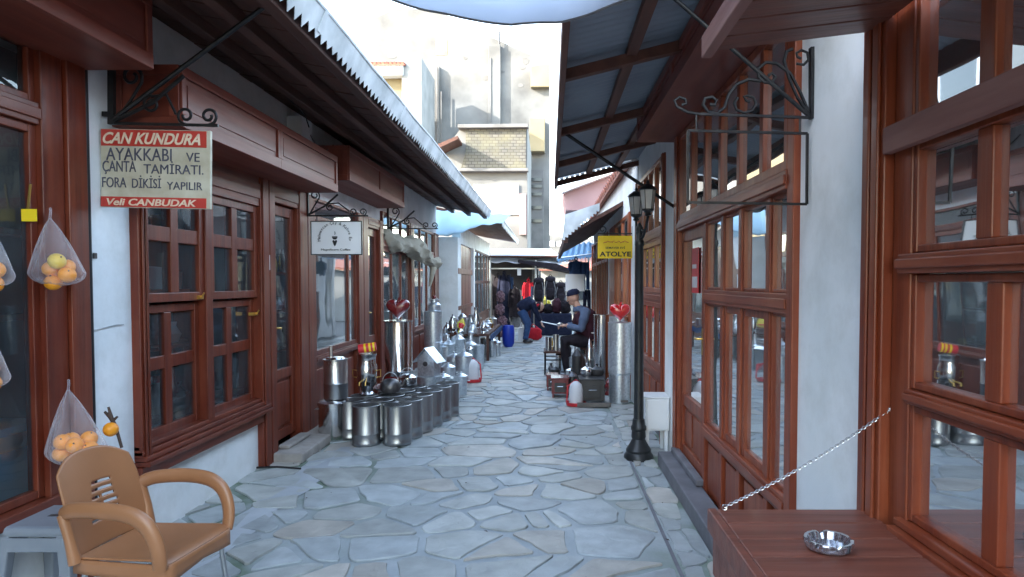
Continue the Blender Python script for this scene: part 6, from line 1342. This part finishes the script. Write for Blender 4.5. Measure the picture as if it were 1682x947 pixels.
# ================================================================ people
def skinned(name, pts, edges, radii, mt, parent=None, root=0, sub=2, loc=None):
    me = bpy.data.meshes.new(name); me.from_pydata([tuple(p) for p in pts], edges, []); o = bpy.data.objects.new(name, me); col.objects.link(o)
    md = o.modifiers.new('skin', 'SKIN'); md.use_smooth_shade = True
    for i, r in enumerate(radii):
        v = me.skin_vertices[0].data[i]; v.radius = r if isinstance(r, tuple) else (r, r)
    me.skin_vertices[0].data[root].use_root = True
    s_ = o.modifiers.new('sub', 'SUBSURF'); s_.levels = sub; s_.render_levels = sub
    me.materials.append(M[mt])
    if parent is not None: o.parent = parent
    return o
def head_mesh(b, c, yaw, tilt, s_=1.0):
    """head facing +X before turning: skull, jaw, nose, ears, lips"""
    m = Matrix.Rotation(yaw, 3, 'Z') @ Matrix.Rotation(tilt, 3, 'Y'); n0 = len(b.v)
    b.ball((0, 0, .02), .095, 18, 14, sx=1.02, sy=.82, sz=1.12); b.ball((.035, 0, -.055), .058, 14, 10, sx=1, sy=.85, sz=1.0)
    b.tube([(.088, 0, .02), (.108, 0, -.012), (.100, 0, -.02)], [.008, .014, .010], 8)
    for q in (-1, 1): b.ball((.0, q*.082, .0), .022, 10, 6, sx=.7, sy=.35, sz=1.2)
    b.tube([(.086, -.018, -.048), (.094, 0, -.047), (.086, .018, -.048)], .006, 6)
    for i in range(n0, len(b.v)): b.v[i] = Vector(c)+m @ (b.v[i]*s_)
    return m
def hand(b, wrist, direction, up, s_=1.0, curl=.6, side=1):
    """palm, four unequal curled fingers and a thumb"""
    d = Vector(direction).normalized(); u = Vector(up); u = (u-d*u.dot(d)).normalized(); w = d.cross(u)*side; wr = Vector(wrist)
    b.tube([wr, wr+d*.04*s_, wr+d*.085*s_], [.024*s_, .036*s_, .034*s_], 10, flat=.5, nrm=w)
    for k, L in enumerate((.068, .078, .072, .056)):
        p0 = wr+d*.08*s_+w*((k-1.5)*.018*s_); p1 = p0+(d*math.cos(curl*.5)-u*math.sin(curl*.5))*L*.45*s_; p2 = p1+(d*math.cos(curl*1.3)-u*math.sin(curl*1.3))*L*.35*s_; p3 = p2+(d*math.cos(curl*2)-u*math.sin(curl*2))*L*.25*s_
        b.tube([p0, p1, p2, p3], [.009*s_, .0085*s_, .008*s_, .006*s_], 7)
    t0 = wr+d*.02*s_-w*.028*s_; t1 = t0-w*.024*s_+d*.03*s_-u*.01*s_; t2 = t1+d*.03*s_-u*.012*s_; b.tube([t0, t1, t2], [.012*s_, .010*s_, .008*s_], 7)
# seated man facing left, working with his hands over the goods
mx, my = .50, 10.55
man = empty('person', (mx, my, SP), 'person in a dark cap and blue-grey sleeves, seated and bent over handwork on the right', 'person')
def L_(*p): return Vector(p)
hip = L_(.14, 0, .56); waist = L_(.10, 0, .72); chest = L_(.02, 0, .95); neck = L_(-.06, 0, 1.10); headc = L_(-.13, 0, 1.235)
b = MB(); m_ = head_mesh(b, headc, R(180-12), R(22))
b.tube([neck+L_(.01, 0, -.03), neck, headc+L_(.03, 0, -.05)], [.06, .052, .05], 12)
b.tube([hip, waist, chest, neck+L_(0, 0, -.03)], [.12, .115, .125, .06], 14)
for s_ in (-1, 1):
    sh_ = L_(.04, s_*.19, 1.03); el = L_(-.02, s_*.25, .76); wr = L_(-.235, s_*.11, .80)
    b.tube([L_(.03, s_*.08, 1.02), sh_, el.lerp(sh_, .5), el, el.lerp(wr, .5), wr], [.05, .058, .048, .040, .036, .026], 10)
    hand(b, wr, L_(-.9, -s_*.25, .02), L_(0, 0, 1), 1.05, .75, s_)
    kn = L_(-.26, s_*.16, .56); an_ = L_(-.22, s_*.16, .10)
    b.tube([L_(.12, s_*.09, .55), kn.lerp(hip, .5)+L_(0, s_*.05, .0), kn, an_.lerp(kn, .6), an_], [.085, .078, .06, .052, .038], 12)
    b.ball(an_+L_(-.06, 0, -.06), .05, 12, 8, sx=2.2, sy=.9, sz=.8)
for v in b.v: v += Vector((mx, my, SP))
b.build('body', 'skin', man, smooth=80)
def jacket(parent, ox, oy, mt, pts, rad, sub=2):
    pass
def tubeshift(name, segs, mt, parent, ox, oy, seg=16, wob=.0):
    b = MB()
    for pts, rs, fl in segs: b.tube(pts, rs, seg, flat=fl)
    for v in b.v: v += Vector((ox, oy, SP))
    o = b.build(name, mt, parent, smooth=80)
    md = o.modifiers.new('re', 'REMESH'); md.mode = 'VOXEL'; md.voxel_size = .014; md.use_smooth_shade = True
    s_ = o.modifiers.new('sm', 'SMOOTH'); s_.iterations = 6; s_.factor = .6
    tx = bpy.data.textures.new('folds', 'CLOUDS'); tx.noise_scale = .09
    d = o.modifiers.new('folds', 'DISPLACE'); d.texture = tx; d.strength = .03; d.mid_level = .5; d.texture_coords = 'LOCAL'
    return o
tubeshift('vest', [([hip+L_(.01, 0, .02), waist, chest+L_(.02, 0, .0), neck+L_(.03, 0, -.06)], [.17, .185, .20, .115], 1.2)], 'cloth_maroon', man, mx, my)
tubeshift('shirt', [([L_(.04, s_*.10, 1.03), L_(.05, s_*.20, 1.03), L_(.02, s_*.25, .90), L_(-.02, s_*.26, .76), L_(-.12, s_*.19, .78), L_(-.215, s_*.12, .80)], [.07, .085, .075, .065, .055, .042], 1.0) for s_ in (-1, 1)] + [([neck+L_(.02, 0, -.07), neck+L_(.005, 0, .01)], [.11, .07], 1.1)], 'cloth_blue', man, mx, my)
tubeshift('trousers', [([L_(.13, s_*.09, .57), L_(-.06, s_*.15, .57), L_(-.27, s_*.165, .56), L_(-.25, s_*.165, .34), L_(-.22, s_*.16, .10)], [.115, .098, .082, .075, .07], 1.0) for s_ in (-1, 1)], 'cloth_black', man, mx, my)
for s_ in (-1, 1): b = MB(); b.ball((mx-.22-.06, my+s_*.16, SP+.052), .055, 14, 9, sx=2.3, sy=.95, sz=.9); b.build('shoe', 'stove_black', man, smooth=70)
b = MB(); cc = headc+L_(.006, 0, .045); b.lathe([(.103, 0), (.108, .012), (.100, .055), (.070, .088), (.0001, .10)], cc, 20, rot=Matrix.Rotation(R(-14), 3, 'Y'), sy=.86); b.add([cc+L_(-.09, -.05, .0), cc+L_(-.155, -.03, -.03), cc+L_(-.155, .03, -.03), cc+L_(-.09, .05, 0), cc+L_(-.09, -.05, .01), cc+L_(-.155, -.03, -.022), cc+L_(-.155, .03, -.022), cc+L_(-.09, .05, .01)], [(0,1,2,3),(7,6,5,4),(0,4,5,1),(1,5,6,2),(2,6,7,3),(3,7,4,0)])
for v in b.v: v += Vector((mx, my, SP))
b.build('cap', 'cloth_navy', man, smooth=60)
st2 = empty('work_stool', (mx+.14, my, SP), 'low wooden stool under the seated man', 'stool')
b = MB(); b.lathe([(.0001, 0), (.16, 0), (.165, .015), (.16, .03), (.0001, .03)], (mx+.14, my, SP+.43), 20); b.build('seat', 'dark_wood', st2)
for k in range(4): a_ = R(45+90*k); b = MB(); b.tube([(mx+.14+.11*math.cos(a_), my+.11*math.sin(a_), SP+.43), (mx+.14+.16*math.cos(a_), my+.16*math.sin(a_), SP)], .014, 8); b.build('leg', 'dark_wood', st2)
b = MB(); b.tube([(-.0, 0, 0), (-.30, .02, .06)], [.012, .006], 8); b.lathe([(.0001, 0), (.045, .01), (.05, .05), (.0001, .07)], (0, 0, -.02), 14); o = b.build('ladle', 'steel_dull', local=True, smooth=50); o.location = (mx-.34, my-.0, SP+.80); tag(o, 'small metal piece held in the seated man\'s hands', 'metal piece')
# stooping person before the stall
px_, py_ = W(866, 563, 16.3).x, 16.3
pe = empty('person', (px_, py_, SP), 'person in navy jacket and jeans stooping over bags in front of the clothes stall', 'person')
hip = L_(-.14, 0, .78); waist = L_(-.08, -.02, .90); chest = L_(.08, -.04, .98); neck = L_(.22, -.05, .93); headc = L_(.30, -.06, .88)
b = MB(); head_mesh(b, headc, R(-20), R(50)); b.tube([hip, waist, chest, neck, headc+L_(-.03, 0, .02)], [.12, .115, .13, .06, .05], 14)
for s_ in (-1, 1):
    sh_ = chest+L_(.06, s_*.19, -.01); el = L_(.25, s_*.20, .70); wr = L_(.34, s_*.13, .52)
    b.tube([chest+L_(.03, s_*.08, 0), sh_, el, wr], [.05, .058, .042, .028], 10); hand(b, wr, L_(.3, 0, -1), L_(-1, 0, 0), 1.0, .5, s_)
    kn = L_(.02, s_*.12, .46); an_ = L_(-.04, s_*.13, .10)
    b.tube([L_(-.13, s_*.09, .78), kn, an_], [.09, .062, .042], 12); b.ball(an_+L_(.06, 0, -.06), .05, 12, 8, sx=2.2, sy=.9, sz=.8)
for v in b.v: v += Vector((px_, py_, SP))
b.build('body', 'skin', pe, smooth=80)
tubeshift('jacket', [([hip+L_(0, 0, .05), waist, chest, neck+L_(-.03, 0, 0)], [.16, .165, .17, .09], 1.2)]+[([chest+L_(.03, s_*.10, 0), chest+L_(.06, s_*.20, -.01), L_(.25, s_*.21, .70), L_(.33, s_*.14, .55)], [.08, .08, .062, .045], 1.0) for s_ in (-1, 1)], 'cloth_navy', pe, px_, py_)
tubeshift('trousers', [([L_(-.13, s_*.09, .80), L_(.02, s_*.12, .46), L_(-.04, s_*.13, .10)], [.12, .085, .065], 1.0) for s_ in (-1, 1)], 'cloth_denim', pe, px_, py_)
for s_ in (-1, 1): b = MB(); b.ball((px_-.04+.06, py_+s_*.13, SP+.052), .055, 14, 9, sx=2.3, sy=.95, sz=.9); b.build('shoe', 'stove_black', pe, smooth=70)
b = MB(); b.ball(headc+L_(-.005, 0, .02)+Vector((px_, py_, SP)), .102, 16, 10, sx=1, sy=.9, sz=1.05); b.build('hair', 'cloth_black', pe, smooth=60)
b = MB(); b.tube([Vector((px_, py_, SP))+neck+L_(.09*math.cos(t), .10*math.sin(t), -.02+.04*math.cos(t)) for t in [k*math.pi/8 for k in range(16)]], .03, 8, closed=True); b.build('scarf', 'cloth_red', pe, smooth=60)
